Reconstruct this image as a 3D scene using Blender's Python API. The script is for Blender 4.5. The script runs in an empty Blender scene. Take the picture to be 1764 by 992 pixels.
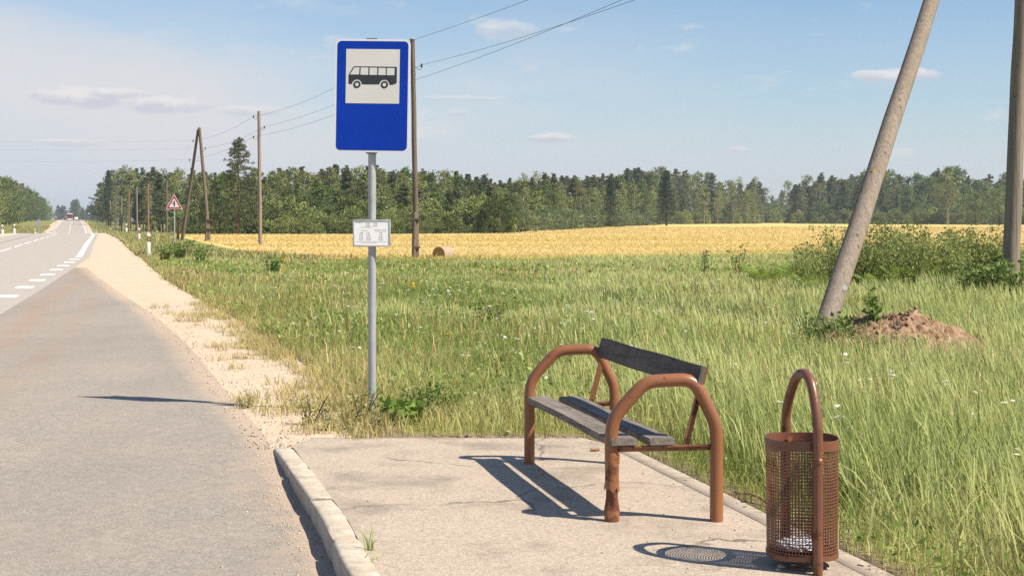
import bpy, bmesh, math, random
import numpy as np
from mathutils import Vector, Matrix, Quaternion

rng = np.random.default_rng(7)
random.seed(7)
SC = bpy.context.scene
COL = SC.collection
F, CX, HY, EYE = 2450.0, 882.0, 378.0, 1.55       # focal length in photo pixels, horizon row, eye height

def P(px, py, z=0.0):
    """ground point (X, Y) seen at a photo pixel, for a surface at height z"""
    Y = F * (EYE - z) / (py - HY)
    return (px - CX) / F * Y, Y
def XA(px, Y):
    return (px - CX) / F * Y
def ZA(py, Y):
    return EYE - (py - HY) / F * Y

# ------------------------------------------------------------------ noise
def _hash(ix, iy, s):
    n = (ix.astype(np.int64) * 374761393 + iy.astype(np.int64) * 668265263 + s * 1442695041) & 0xffffffff
    n = ((n ^ (n >> 13)) * 1274126177) & 0xffffffff
    return ((n ^ (n >> 16)) & 0xffff) / 65535.0
def vnoise(x, y, s=0):
    x = np.asarray(x, float); y = np.asarray(y, float)
    ix = np.floor(x); iy = np.floor(y); fx = x - ix; fy = y - iy
    fx = fx * fx * (3 - 2 * fx); fy = fy * fy * (3 - 2 * fy)
    a = _hash(ix, iy, s); b = _hash(ix + 1, iy, s); c = _hash(ix, iy + 1, s); d = _hash(ix + 1, iy + 1, s)
    return (a * (1 - fx) + b * fx) * (1 - fy) + (c * (1 - fx) + d * fx) * fy
def fbm(x, y, s=0, o=3):
    v = 0; a = .5; t = 0
    for i in range(o):
        v = v + a * vnoise(x * 2 ** i, y * 2 ** i, s + i * 17); t += a; a *= .5
    return v / t
def sstep(a, b, x):
    t = np.clip((np.asarray(x, float) - a) / (b - a), 0, 1)
    return t * t * (3 - 2 * t)

# ------------------------------------------------------------------ site layout (metres; camera over the origin, looking along +Y)
_EY = [-400, -60, 0, 20, 32, 46, 58.8, 90, 140, 250, 370, 675, 1500]
_EX = [96, 11.4, -3.3, -8.0, -11.0, -14.6, -17.9, -26.9, -41.2, -74.5, -111.0, -205.0, -459.0]
def E(Y): return np.interp(Y, _EY, _EX)            # right edge line of the main road
_RY = [-400, 5, 7.0, 8.7, 10, 11.5, 20, 150, 165, 200, 250, 300, 370, 500, 675, 720, 800, 1000, 1500]
_RZ = [-.125, -.125, -.12, -.08, -.022, -.012, 0, 0, -.05, -.75, -1.5, -1.75, -1.0, .2, 1.25, 1.25, .2, -2, -4]
def RZ(Y):
    return np.interp(Y, _RY, _RZ)
_b = [P(148, 460), P(165, 475), P(215, 510), P(262, 540), P(320, 590), P(360, 635), P(405, 690), P(455, 745), P(470, 767)]
_b2 = [(-1.239, 8.29), (-1.003, 7.446), (-.791, 6.525), (-.714, 6.225), (-.27, 4.5), (.45, 2.0), (1.7, -2), (20, -60)]
_bb = sorted([(y, x) for x, y in _b + _b2])
_BY = [q[0] for q in _bb]; _BX = [q[1] for q in _bb]
def B(Y):                                             # right edge of the lay-by asphalt
    Y = np.asarray(Y, float)
    return np.where(Y > 46, E(Y) + .45, np.maximum(np.interp(Y, _BY, _BX), E(Y) + .45))
_g = [P(182, 401), P(205, 412), P(235, 440), P(280, 480), P(330, 510), P(400, 550), P(460, 590), P(520, 630), P(560, 662), P(600, 702), P(640, 745)]
_gg = sorted([(y, x) for x, y in _g])
_GY = [q[0] for q in _gg]; _GX = [q[1] for q in _gg]
def G(Y):                                             # right edge of the gravel shoulder
    Y = np.asarray(Y, float)
    return np.where(Y > 160, E(Y) + 1.7, np.interp(Y, _GY, _GX))
PF = 10.2                                             # far edge of the platform
def PR(Y):                                            # right edge of the platform
    Y = np.asarray(Y, float)
    x = .83 - .2485 * (Y - 9.56)
    return np.where(Y > 9.56, .83 - (Y - 9.56) / .64 * .34, x)
_WX = [-70, -50, -38, -26, -14.5, -7.5, .45, 5.8, 14.5, 40, 200]
_WY = [400, 240, 160, 100, 72, 60, 60, 64, 71, 80, 130]
def WY(X): return np.interp(X, _WX, _WY)             # near edge of the yellow field
# forest edge: depth of the wood's front against photo column
_FX = [150, 185, 230, 280, 340, 400, 480, 700, 890, 905, 1000, 1120, 1145, 1300, 1345, 1365, 1500, 1764, 2000]
_FY = [900, 470, 340, 262, 212, 190, 180, 182, 187, 232, 290, 400, 480, 540, 760, 560, 490, 440, 420]
def FF(px): return np.interp(px, _FX, _FY)
_SX = [150, 180, 200, 230, 260, 350, 400, 480, 540, 560, 620, 680, 730, 800, 860, 900, 960, 1000, 1060, 1120, 1150, 1180, 1230, 1260, 1300, 1320, 1345, 1352, 1380, 1420, 1500, 1560, 1600, 1640, 1660, 1720, 1764, 2000]
_SZ = [345, 300, 291, 290, 292, 291, 298, 292, 291, 285, 289, 287, 291, 299, 302, 304, 297, 300, 295, 291, 291, 297, 302, 309, 309, 328, 338, 316, 306, 300, 300, 299, 297, 287, 298, 304, 304, 300]
def SKY(px): return np.interp(px, _SX, _SZ)

POLE_FG = (8.75, 25.0)
MOUND = (4.62, 17.1)
def TZ(X, Y):
    """terrain height"""
    X = np.asarray(X, float); Y = np.asarray(Y, float)
    side = X - E(Y)
    near = np.exp(-np.maximum(0, np.where(side > 0, side - 2, -side - 9)) / 45.0)
    base = -.12 * sstep(14, 40, Y) + .10 * (fbm(X * .09, Y * .09, 3) - .5) * sstep(11, 20, Y)
    z = base * (1 - near) + (RZ(Y) - .02) * near
    z = np.where(Y < 12, np.where(X > B(Y) - .2, np.minimum(z * 0 - .012, 0), z), z)
    z = z - .14 * sstep(2.0, 9, side) * (1 - sstep(30, 60, side)) * sstep(20, 60, Y)
    z = z - .35 * sstep(150, 210, Y) * near * (side > 0) * sstep(2, 10, side)
    z = z + .30 * np.exp(-(((X - POLE_FG[0]) ** 2 + (Y - POLE_FG[1]) ** 2) / 9.0))
    z = z + .05 * (fbm(X * .8, Y * .8, 5) - .5) * sstep(.2, 1.2, X - PR(Y)) * sstep(4, 6, Y) * (1 - sstep(30, 60, Y))
    under = (X < G(Y) + .02) & (X > E(Y) - 10.0) & (Y > 9.8)
    under |= (X < PR(Y)) & (X > E(Y) - 10.0) & (Y <= PF)
    z = np.where(under, np.minimum(z, RZ(Y)) - .07 - .02 * (Y > 60), z)
    return z
def tz(x, y): return float(TZ(np.array([x]), np.array([y]))[0])

# ------------------------------------------------------------------ object helpers
def tag(o, label=None, cat=None, group=None, kind=None):
    if label: o['label'] = label
    if cat: o['category'] = cat
    if group: o['group'] = group
    if kind: o['kind'] = kind
    return o
def empty(name, loc=(0, 0, 0), rz=0, label=None, cat=None, group=None):
    o = bpy.data.objects.new(name, None); COL.objects.link(o)
    o.location = loc; o.rotation_euler = (0, 0, rz); o.empty_display_size = .1
    return tag(o, label, cat, group)
def link(name, me, parent=None, loc=(0, 0, 0), rot=(0, 0, 0), scale=(1, 1, 1)):
    o = bpy.data.objects.new(name, me); COL.objects.link(o)
    if parent: o.parent = parent
    o.location = loc; o.rotation_euler = rot; o.scale = scale
    return o
def children_of(o): return [c for c in COL.objects if c.parent == o]
def copy_tree(o, parent=None, kids=None):
    c = o.copy(); COL.objects.link(c); c.parent = parent
    for ch in (kids.get(o, []) if kids else list(o.children)):
        copy_tree(ch, c, kids)
    return c

def mesh_np(name, V, faces, cols=None, mat=None, smooth=False):
    """faces: list of int arrays (n,k). cols: (nv,3)"""
    me = bpy.data.meshes.new(name)
    V = np.asarray(V, np.float32)
    me.vertices.add(len(V)); me.vertices.foreach_set('co', V.ravel())
    li = np.concatenate([f.ravel() for f in faces]).astype(np.int32)
    tot = np.concatenate([np.full(len(f), f.shape[1], np.int32) for f in faces])
    st = np.concatenate([[0], np.cumsum(tot)[:-1]]).astype(np.int32)
    me.loops.add(len(li)); me.loops.foreach_set('vertex_index', li)
    me.polygons.add(len(tot)); me.polygons.foreach_set('loop_start', st)
    if smooth: me.polygons.foreach_set('use_smooth', np.ones(len(tot), bool))
    me.update(calc_edges=True)
    if cols is not None:
        a = me.color_attributes.new('Col', 'FLOAT_COLOR', 'POINT')
        c = np.ones((len(V), 4), np.float32); c[:, :3] = np.clip(cols, 0, 1)
        a.data.foreach_set('color', c.ravel())
    if mat: me.materials.append(mat)
    return me

class MB:
    """collects simple shapes into one mesh"""
    def __init__(s): s.v = []; s.f = []; s.m = []; s.mi = 0
    def add(s, vs, fs, M=None):
        n = len(s.v)
        s.v += [tuple(M @ Vector(v)) if M else tuple(v) for v in vs]
        s.f += [tuple(i + n for i in f) for f in fs]
        s.m += [s.mi] * len(fs); return s
    def box(s, c, d, M=None, bev=0.0):
        x, y, z = c; a, b, e = d[0] / 2, d[1] / 2, d[2] / 2
        if bev <= 0:
            vs = [(x + i * a, y + j * b, z + k * e) for k in (-1, 1) for j in (-1, 1) for i in (-1, 1)]
            return s.add(vs, [(0, 2, 3, 1), (4, 5, 7, 6), (0, 1, 5, 4), (2, 6, 7, 3), (0, 4, 6, 2), (1, 3, 7, 5)], M)
        bm = bmesh.new(); bmesh.ops.create_cube(bm, size=1)
        for v in bm.verts: v.co = Vector((x + v.co.x * d[0], y + v.co.y * d[1], z + v.co.z * d[2]))
        bmesh.ops.bevel(bm, geom=bm.edges[:], offset=bev, segments=2, profile=.5, affect='EDGES')
        bm.verts.index_update()
        s.add([v.co[:] for v in bm.verts], [[v.index for v in f.verts] for f in bm.faces], M); bm.free(); return s
    def tube(s, pts, r, n=12, caps=True, M=None, jit=0):
        pts = [Vector(p) for p in pts]
        rs = r if isinstance(r, (list, tuple)) else [r] * len(pts)
        vs = []; up = None
        for i, p in enumerate(pts):
            t = (pts[min(i + 1, len(pts) - 1)] - pts[max(i - 1, 0)]).normalized()
            if up is None:
                up = Vector((0, 0, 1)) if abs(t.z) < .9 else Vector((1, 0, 0))
                a = t.cross(up).normalized()
            else:
                a = (a - t * a.dot(t)).normalized()
            b = t.cross(a)
            for k in range(n):
                w = 2 * math.pi * k / n; rr = rs[i] * (1 + jit * (random.random() - .5))
                vs.append(p + a * (rr * math.cos(w)) + b * (rr * math.sin(w)))
        fs = [(i * n + k, i * n + (k + 1) % n, (i + 1) * n + (k + 1) % n, (i + 1) * n + k) for i in range(len(pts) - 1) for k in range(n)]
        if caps:
            fs.append(tuple(range(n - 1, -1, -1))); q = (len(pts) - 1) * n; fs.append(tuple(range(q, q + n)))
        return s.add(vs, fs, M)
    def prism(s, poly, y0, y1, M=None):
        """poly of (x,z), front face at y0 (towards -y), back at y1"""
        n = len(poly)
        a = sum(poly[i][0] * poly[(i + 1) % n][1] - poly[(i + 1) % n][0] * poly[i][1] for i in range(n))
        if a < 0: poly = poly[::-1]
        vs = [(x, y0, z) for x, z in poly] + [(x, y1, z) for x, z in poly]
        fs = [tuple(range(n)), tuple(range(2 * n - 1, n - 1, -1))]
        fs += [((i + 1) % n, i, n + i, n + (i + 1) % n) for i in range(n)]
        return s.add(vs, fs, M)
    def build(s, name, mats, parent=None, smooth=True, ang=35, **kw):
        me = bpy.data.meshes.new(name); me.from_pydata(s.v, [], s.f)
        mats = mats if isinstance(mats, (list, tuple)) else [mats]
        for m in mats: me.materials.append(m)
        me.polygons.foreach_set('material_index', s.m)
        me.update()
        if smooth:
            me.polygons.foreach_set('use_smooth', [True] * len(s.f)); me.set_sharp_from_angle(angle=math.radians(ang))
        return link(name, me, parent, **kw)

def rrect(x0, z0, x1, z1, r, n=6):
    out = []
    for cx, cz, a in ((x1 - r, z1 - r, 0), (x0 + r, z1 - r, 90), (x0 + r, z0 + r, 180), (x1 - r, z0 + r, 270)):
        for i in range(n + 1):
            w = math.radians(a + 90 * i / n); out.append((cx + r * math.cos(w), cz + r * math.sin(w)))
    return out
def circ(cx, cz, r, n=24, a0=0, a1=360):
    return [(cx + r * math.cos(math.radians(a0 + (a1 - a0) * i / n)), cz + r * math.sin(math.radians(a0 + (a1 - a0) * i / n))) for i in range(n + (0 if a1 - a0 == 360 else 1))]
def smooth_path(pts, n=6, it=None):
    pts = [Vector(p) for p in pts]; out = []
    for i in range(len(pts) - 1):
        p0 = pts[max(i - 1, 0)]; p1 = pts[i]; p2 = pts[i + 1]; p3 = pts[min(i + 2, len(pts) - 1)]
        for k in range(n):
            t = k / n
            out.append(.5 * ((2 * p1) + (p2 - p0) * t + (2 * p0 - 5 * p1 + 4 * p2 - p3) * t * t + (3 * p1 - p0 - 3 * p2 + p3) * t ** 3))
    out.append(pts[-1]); return out
def text_mesh(txt, size, M, align='CENTER'):
    cu = bpy.data.curves.new('lettering', 'FONT'); cu.body = txt; cu.size = size; cu.align_x = align; cu.align_y = 'CENTER'
    cu.resolution_u = 3
    o = bpy.data.objects.new('lettering', cu); COL.objects.link(o)
    bpy.context.view_layer.update()
    me = bpy.data.meshes.new_from_object(o.evaluated_get(bpy.context.evaluated_depsgraph_get()))
    vs = [v.co.copy() for v in me.vertices]; fs = [tuple(p.vertices) for p in me.polygons]
    bpy.data.objects.remove(o); bpy.data.curves.remove(cu); bpy.data.meshes.remove(me)
    return [M @ v for v in vs], fs

# ------------------------------------------------------------------ materials
class NT:
    def __init__(s, name):
        s.m = bpy.data.materials.new(name); s.m.use_nodes = True
        s.t = s.m.node_tree; s.n = s.t.nodes; s.l = s.t.links
        s.b = s.n['Principled BSDF']; s.out = s.n['Material Output']
    def node(s, typ, **kw):
        nd = s.n.new(typ)
        for k, v in kw.items():
            if hasattr(nd, k): setattr(nd, k, v)
            else: nd.inputs[k].default_value = v
        return nd
    def coord(s, which='Object', scale=(1, 1, 1), rot=(0, 0, 0)):
        c = s.node('ShaderNodeTexCoord'); mp = s.node('ShaderNodeMapping'); mp.inputs['Scale'].default_value = scale; mp.inputs['Rotation'].default_value = rot
        s.l.new(c.outputs[which], mp.inputs['Vector']); return mp.outputs[0]
    def noise(s, vec, scale, detail=4, rough=.55, dist=0):
        nd = s.node('ShaderNodeTexNoise'); nd.inputs['Scale'].default_value = scale; nd.inputs['Detail'].default_value = detail
        nd.inputs['Roughness'].default_value = rough; nd.inputs['Distortion'].default_value = dist
        s.l.new(vec, nd.inputs['Vector']); return nd.outputs['Fac']
    def vor(s, vec, scale, feature='F1', out='Distance'):
        nd = s.node('ShaderNodeTexVoronoi'); nd.feature = feature; nd.inputs['Scale'].default_value = scale
        s.l.new(vec, nd.inputs['Vector']); return nd.outputs[out]
    def ramp(s, fac, stops, interp='LINEAR'):
        nd = s.node('ShaderNodeValToRGB'); cr = nd.color_ramp; cr.interpolation = interp
        while len(cr.elements) < len(stops): cr.elements.new(.5)
        for e, (p, c) in zip(cr.elements, stops):
            e.position = p; e.color = (*c, 1) if not isinstance(c, (int, float)) else (c, c, c, 1)
        s.l.new(fac, nd.inputs[0]); return nd.outputs[0]
    def mix(s, fac, a, b, typ='MIX'):
        nd = s.node('ShaderNodeMix'); nd.data_type = 'RGBA'; nd.blend_type = typ
        for sock, v in ((nd.inputs[0], fac), (nd.inputs[6], a), (nd.inputs[7], b)):
            if isinstance(v, (int, float)): sock.default_value = v
            elif isinstance(v, tuple): sock.default_value = (*v, 1)
            else: s.l.new(v, sock)
        return nd.outputs[2]
    def math(s, op, a, b=0.0):
        nd = s.node('ShaderNodeMath', operation=op)
        for i, v in enumerate((a, b)):
            if isinstance(v, (int, float)): nd.inputs[i].default_value = v
            else: s.l.new(v, nd.inputs[i])
        return nd.outputs[0]
    def bump(s, h, strength=.3, dist=.01):
        nd = s.node('ShaderNodeBump'); nd.inputs['Strength'].default_value = strength; nd.inputs['Distance'].default_value = dist
        s.l.new(h, nd.inputs['Height']); s.l.new(nd.outputs[0], s.b.inputs['Normal'])
    def fin(s, col=None, rough=.8, metal=0, spec=None):
        if col is not None:
            if isinstance(col, tuple): s.b.inputs['Base Color'].default_value = (*col, 1)
            else: s.l.new(col, s.b.inputs['Base Color'])
        if isinstance(rough, (int, float)): s.b.inputs['Roughness'].default_value = rough
        else: s.l.new(rough, s.b.inputs['Roughness'])
        s.b.inputs['Metallic'].default_value = metal
        if spec is not None: s.b.inputs['Specular IOR Level'].default_value = spec
        return s.m

def m_plain(name, col, rough=.6, metal=0, var=.12, scale=6, bump=0):
    t = NT(name); v = t.coord()
    n = t.noise(v, scale, 5)
    c = t.ramp(n, [(.3, tuple(x * (1 - var) for x in col)), (.7, tuple(min(1, x * (1 + var)) for x in col))])
    if bump: t.bump(n, bump, .005)
    return t.fin(c, rough, metal)

def m_asphalt(name, dark, light, warm, fine=90):
    t = NT(name); v = t.coord()
    agg = t.vor(v, fine, out='Color'); 
    sep = t.node('ShaderNodeSeparateColor'); t.l.new(agg, sep.inputs[0])
    md = tuple((a + b) / 2 for a, b in zip(dark, light))
    grain = t.ramp(sep.outputs[0], [(0, md), (.5, light), (.95, tuple(min(1, x * 1.25) for x in light))])
    grain = t.mix(t.ramp(t.noise(v, 140, 2, .8), [(.36, .7), (.46, 0.0)]), grain, dark)
    big = t.noise(v, .9, 6, .6)
    c = t.mix(t.ramp(big, [(.35, 0.0), (.75, .45)]), grain, warm)
    mid = t.noise(v, 14, 5, .7)
    c = t.mix(1.0, c, t.ramp(mid, [(.3, (.84, .84, .84)), (.7, (1.1, 1.1, 1.1))]), 'MULTIPLY')
    d = t.vor(v, fine)
    t.bump(d, .18, .005)
    return t, c

M = {}
def make_materials():
    # main road: pale worn asphalt
    t, c = m_asphalt('road_asphalt', (.21, .185, .16), (.385, .345, .305), (.43, .38, .32), 80)
    M['road'] = t.fin(c, .85, spec=.3)
    # lay-by asphalt: greyer, sandy towards its edge (attribute 'sand'), rusty drainage streak (attribute 'streak')
    t, c = m_asphalt('lay_by_asphalt', (.125, .108, .092), (.295, .26, .222), (.355, .305, .25), 110)
    v = t.coord()
    at = t.node('ShaderNodeAttribute', attribute_name='sand')
    n = t.noise(v, 5.5, 7, .7)
    f = t.math('ADD', at.outputs['Fac'], t.math('MULTIPLY', t.math('SUBTRACT', n, .5), .9))
    sand = t.ramp(t.noise(v, 60, 4, .8), [(.3, (.34, .25, .17)), (.7, (.56, .44, .33))])
    c = t.mix(t.ramp(f, [(.35, 0.0), (.75, .85)]), c, sand)
    st = t.node('ShaderNodeAttribute', attribute_name='streak')
    f2 = t.math('MULTIPLY', st.outputs['Fac'], t.ramp(t.noise(v, 2.2, 7, .7), [(.38, 0.0), (.62, 1.0)]))
    c = t.mix(t.math('MULTIPLY', f2, .5), c, (.34, .19, .10))
    c = t.mix(t.ramp(t.noise(t.coord(scale=(.5, .12, 1), rot=(0, 0, .25)), 1.0, 6, .65), [(.45, 0.0), (.7, .35)]), c, (.17, .15, .135))
    M['layby'] = t.fin(c, .87, spec=.3)
    # platform: sandy thin concrete / old asphalt with dark worn stains
    t = NT('platform_concrete'); v = t.coord()
    agg = t.vor(v, 130, out='Color'); sep = t.node('ShaderNodeSeparateColor'); t.l.new(agg, sep.inputs[0])
    c = t.ramp(sep.outputs[0], [(0, (.33, .265, .205)), (.5, (.42, .345, .27)), (.95, (.51, .43, .345))])
    c = t.mix(t.ramp(t.noise(v, 130, 2, .8), [(.34, .65), (.44, 0.0)]), c, (.17, .135, .11))
    c = t.mix(t.ramp(t.noise(v, 1.6, 7, .62), [(.5, 0.0), (.66, .62)]), c, (.20, .165, .14))
    c = t.mix(t.ramp(t.noise(v, 3.7, 6, .7, .5), [(.5, 0.0), (.75, .5)]), c, (.50, .40, .30))
    spk = t.vor(v, 23); c = t.mix(t.ramp(spk, [(.03, .7), (.06, 0.0)]), c, (.07, .055, .045))
    c = t.mix(1.0, c, t.ramp(t.noise(v, 30, 5, .7), [(.3, (.82, .82, .82)), (.7, (1.1, 1.1, 1.1))]), 'MULTIPLY')
    wv = t.node('ShaderNodeVectorMath', operation='ADD'); nd = t.node('ShaderNodeTexNoise'); nd.inputs['Scale'].default_value = 3.5; nd.inputs['Detail'].default_value = 6; t.l.new(v, nd.inputs['Vector'])
    sc = t.node('ShaderNodeVectorMath', operation='SCALE'); sc.inputs['Scale'].default_value = .35; t.l.new(nd.outputs['Color'], sc.inputs[0]); t.l.new(v, wv.inputs[0]); t.l.new(sc.outputs[0], wv.inputs[1])
    cr = t.ramp(t.vor(wv.outputs[0], .75, 'DISTANCE_TO_EDGE'), [(.004, 1.0), (.011, 0.0)])
    cr = t.math('MULTIPLY', cr, t.ramp(t.noise(v, .8, 3), [(.46, 0.0), (.58, .75)]))
    c = t.mix(cr, c, (.10, .08, .065))
    t.bump(t.math('ADD', t.vor(v, 130), t.noise(v, 25, 5, .7)), .22, .006)
    M['platform'] = t.fin(c, .9, spec=.25)
    # kerb concrete
    t = NT('kerb_concrete'); v = t.coord()
    n = t.noise(v, 9, 8, .7)
    c = t.ramp(n, [(.3, (.30, .25, .19)), (.5, (.46, .40, .32)), (.7, (.56, .50, .41))])
    c = t.mix(t.ramp(t.noise(v, 2.5, 5, .6), [(.5, 0.0), (.7, .5)]), c, (.36, .27, .19))
    c = t.mix(t.ramp(t.vor(v, 60), [(.06, .6), (.14, 0.0)]), c, (.2, .17, .14))
    t.bump(t.math('ADD', n, t.noise(v, 70, 4, .8)), .4, .006)
    M['kerb'] = t.fin(c, .9, spec=.25)
    t = NT('edging_concrete'); v = t.coord()
    c = t.ramp(t.noise(v, 60, 5, .75), [(.3, (.32, .265, .205)), (.5, (.43, .36, .285)), (.7, (.50, .43, .35))])
    c = t.mix(t.ramp(t.noise(v, 2.6, 6, .65), [(.45, 0.0), (.65, .6)]), c, (.27, .215, .165))
    t.bump(t.noise(v, 60, 4, .8), .3, .006); M['edging'] = t.fin(c, .9, spec=.2)
    # gravel / sand shoulder
    t = NT('gravel'); v = t.coord()
    agg = t.vor(v, 75, out='Color'); sep = t.node('ShaderNodeSeparateColor'); t.l.new(agg, sep.inputs[0])
    c = t.ramp(sep.outputs[0], [(0, (.42, .315, .22)), (.4, (.535, .42, .31)), (.9, (.62, .505, .385))])
    c = t.mix(t.ramp(t.noise(v, 1.1, 7, .65), [(.45, 0.0), (.7, .5)]), c, (.46, .33, .22))
    c = t.mix(t.ramp(t.noise(v, 120, 2, .8), [(.62, 0.0), (.72, .6)]), c, (.25, .2, .15))
    t.bump(t.math('ADD', t.vor(v, 75), t.noise(v, 12, 6, .75)), .4, .012)
    M['gravel'] = t.fin(c, .95, spec=.15)
    # ground below the grass
    t = NT('ground_soil'); v = t.coord()
    at = t.node('ShaderNodeAttribute', attribute_name='wheat')
    n1 = t.noise(v, .35, 6, .6); n2 = t.noise(v, 6, 6, .7)
    g = t.ramp(n2, [(.25, (.11, .12, .035)), (.5, (.20, .20, .065)), (.75, (.29, .245, .105))])
    g = t.mix(t.ramp(n1, [(.4, 0.0), (.65, .6)]), g, (.24, .26, .07))
    vs = t.coord(scale=(.02, .22, .1), rot=(0, 0, .05))
    bands = t.noise(vs, 1.0, 5, .6)
    wh = t.ramp(bands, [(.36, (.56, .41, .13)), (.5, (.62, .46, .16)), (.62, (.67, .52, .22))])
    wh = t.mix(1.0, wh, t.ramp(t.noise(v, 1.5, 6, .75), [(.3, (.88, .88, .88)), (.7, (1.08, 1.08, 1.08))]), 'MULTIPLY')
    f = t.math('ADD', at.outputs['Fac'], t.math('MULTIPLY', t.math('SUBTRACT', t.noise(v, .3, 5), .5), .5))
    c = t.mix(t.ramp(f, [(.42, 0.0), (.58, 1.0)]), g, wh)
    so = t.node('ShaderNodeAttribute', attribute_name='soil')
    c = t.mix(t.ramp(t.math('ADD', so.outputs['Fac'], t.math('MULTIPLY', t.math('SUBTRACT', n2, .5), .8)), [(.35, 0.0), (.65, .9)]), c, t.ramp(t.noise(v, 40, 4, .8), [(.3, (.13, .09, .06)), (.7, (.34, .26, .18))]))
    M['ground'] = t.fin(c, 1.0, spec=.05)
    # earth mound
    t = NT('bare_earth'); v = t.coord()
    n = t.noise(v, 7, 8, .75)
    c = t.ramp(n, [(.3, (.17, .105, .065)), (.48, (.36, .23, .145)), (.66, (.50, .35, .235))])
    c = t.mix(t.ramp(t.noise(v, 45, 4, .8), [(.35, .55), (.5, 0.0)]), c, (.12, .075, .05))
    t.bump(n, .9, .08); M['earth'] = t.fin(c, 1, spec=.05)
    # paint on the road
    t = NT('road_paint'); v = t.coord()
    c = t.ramp(t.noise(v, 9, 7, .7), [(.3, (.62, .60, .55)), (.55, (.80, .79, .75))])
    M['paint'] = t.fin(c, .7)
    M['tar'] = m_plain('tar_seam', (.085, .08, .078), .7)
    M['stone'] = m_plain('pebble_stone', (.42, .35, .28), .9, var=.4, scale=3)
    # signs
    t = NT('galvanised_steel'); v = t.coord(scale=(1, 1, .35))
    n = t.noise(v, 22, 6, .7)
    c = t.ramp(n, [(.3, (.30, .31, .31)), (.7, (.44, .45, .45))])
    c = t.mix(t.ramp(t.noise(v, 7, 5, .6), [(.62, 0.0), (.75, .7)]), c, (.34, .22, .12))
    M['galv'] = t.fin(c, .5, .35)
    M['alu'] = m_plain('brushed_aluminium', (.52, .52, .52), .38, .55, .1, 20)
    t = NT('blue_reflective_film'); v = t.coord()
    c = t.ramp(t.noise(v, 2.4, 5, .6), [(.3, (.001, .028, .30)), (.7, (.001, .040, .38))])
    M['blue'] = t.fin(c, .5, spec=.18)
    M['white_film'] = m_plain('white_reflective_film', (.66, .66, .67), .4, var=.03)
    M['panel_film'] = m_plain('white_panel_film', (.60, .585, .55), .5, var=.03, scale=3)
    M['black_film'] = m_plain('dark_film', (.022, .026, .034), .5, var=.1)
    M['red_film'] = m_plain('red_reflective_film', (.42, .016, .024), .45, var=.1)
    M['paper'] = m_plain('printed_paper', (.80, .79, .79), .4, var=.03)
    M['ink'] = m_plain('printing_ink', (.05, .05, .055), .7)
    M['faint_ink'] = m_plain('faint_printing_ink', (.30, .30, .32), .7)
    M['bolt'] = m_plain('bolt_steel', (.16, .13, .11), .5, .6)
    # brown bench paint with rust
    def brown(name, rust_amount, col=(.235, .093, .040)):
        t = NT(name); v = t.coord()
        n = t.noise(v, 9, 8, .65); n2 = t.noise(v, 55, 5, .7)
        c = t.ramp(t.noise(v, 3, 5), [(.3, tuple(x * .88 for x in col)), (.7, tuple(x * 1.12 for x in col))])
        rust = t.ramp(n2, [(.3, (.05, .017, .009)), (.6, (.15, .050, .018)), (.8, (.24, .10, .04))])
        lo = .66 - rust_amount
        f = t.ramp(n, [(lo, 0.0), (lo + .06, 1.0)])
        c = t.mix(f, c, rust)
        sp = t.ramp(t.vor(v, 42), [(.05, .8), (.1, 0.0)])
        c = t.mix(sp, c, (.16, .055, .025))
        r = t.ramp(f, [(0, .36), (1, .85)])
        t.bump(t.math('ADD', t.math('MULTIPLY', n2, f), t.math('MULTIPLY', t.noise(v, 30, 3), .3)), .2, .004)
        return t.fin(c, r, spec=.5)
    M['brown'] = brown('brown_gloss_paint', .035)
    M['brown_worn'] = brown('flaking_brown_paint', .16)
    M['brown_bin'] = brown('rusty_brown_paint', .10, (.150, .060, .033))
    M['bare_rust'] = brown('bare_rusty_steel', .6)
    # bench timber
    def timber(name, a, b, axis, scl=1.0):
        t = NT(name)
        s = [28, 28, 28]; s[axis] = 1.6
        v = t.coord(scale=tuple(x * scl for x in s)); v2 = t.coord()
        ws = [9, 9, 9]; ws[axis] = .9
        n = t.noise(t.coord(scale=tuple(ws)), 1.3, 3, .5, 1.2)
        rings = t.math('FRACT', t.math('MULTIPLY', n, 9.0))
        g = t.noise(v, 1, 6, .7)
        c = t.ramp(g, [(.28, a), (.72, b)])
        c = t.mix(t.math('MULTIPLY', t.ramp(rings, [(0, .9), (.25, 0.0), (.9, 0.0), (1, .9)]), .55), c, tuple(x * .45 for x in a))
        c = t.mix(t.ramp(t.noise(v2, 5, 6, .65), [(.45, 0.0), (.7, .55)]), c, tuple(x * .55 for x in a))
        t.bump(t.math('ADD', g, t.math('MULTIPLY', rings, .4)), .5, .004)
        return t.fin(c, .75, spec=.3)
    M['seat_wood'] = timber('weathered_seat_timber', (.11, .093, .080), (.28, .24, .205), 0)
    M['back_wood'] = timber('blackened_back_timber', (.058, .048, .041), (.185, .155, .132), 0)
    def pole(name, a, b, cc):
        t = NT(name); v = t.coord(scale=(22, 22, .9)); v2 = t.coord(scale=(3, 3, .5))
        g = t.noise(v, 1, 7, .7); g2 = t.noise(t.coord(scale=(60, 60, 1.2)), 1, 4, .7)
        c = t.ramp(g, [(.3, a), (.7, b)])
        c = t.mix(t.ramp(t.noise(v2, 2, 5), [(.45, 0.0), (.7, .5)]), c, cc)
        c = t.mix(t.ramp(g2, [(.56, 0.0), (.68, .8)]), c, tuple(x * .35 for x in a))
        kn = t.vor(t.coord(scale=(2.2, 2.2, 1.3)), 2.2); c = t.mix(t.ramp(kn, [(.06, .8), (.11, 0.0)]), c, tuple(x * .35 for x in a))
        t.bump(t.math('ADD', g, g2), .6, .012)
        return t.fin(c, .9, spec=.15)
    M['pole'] = pole('weathered_pole_timber', (.155, .125, .100), (.315, .262, .212), (.24, .18, .13))
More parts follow.
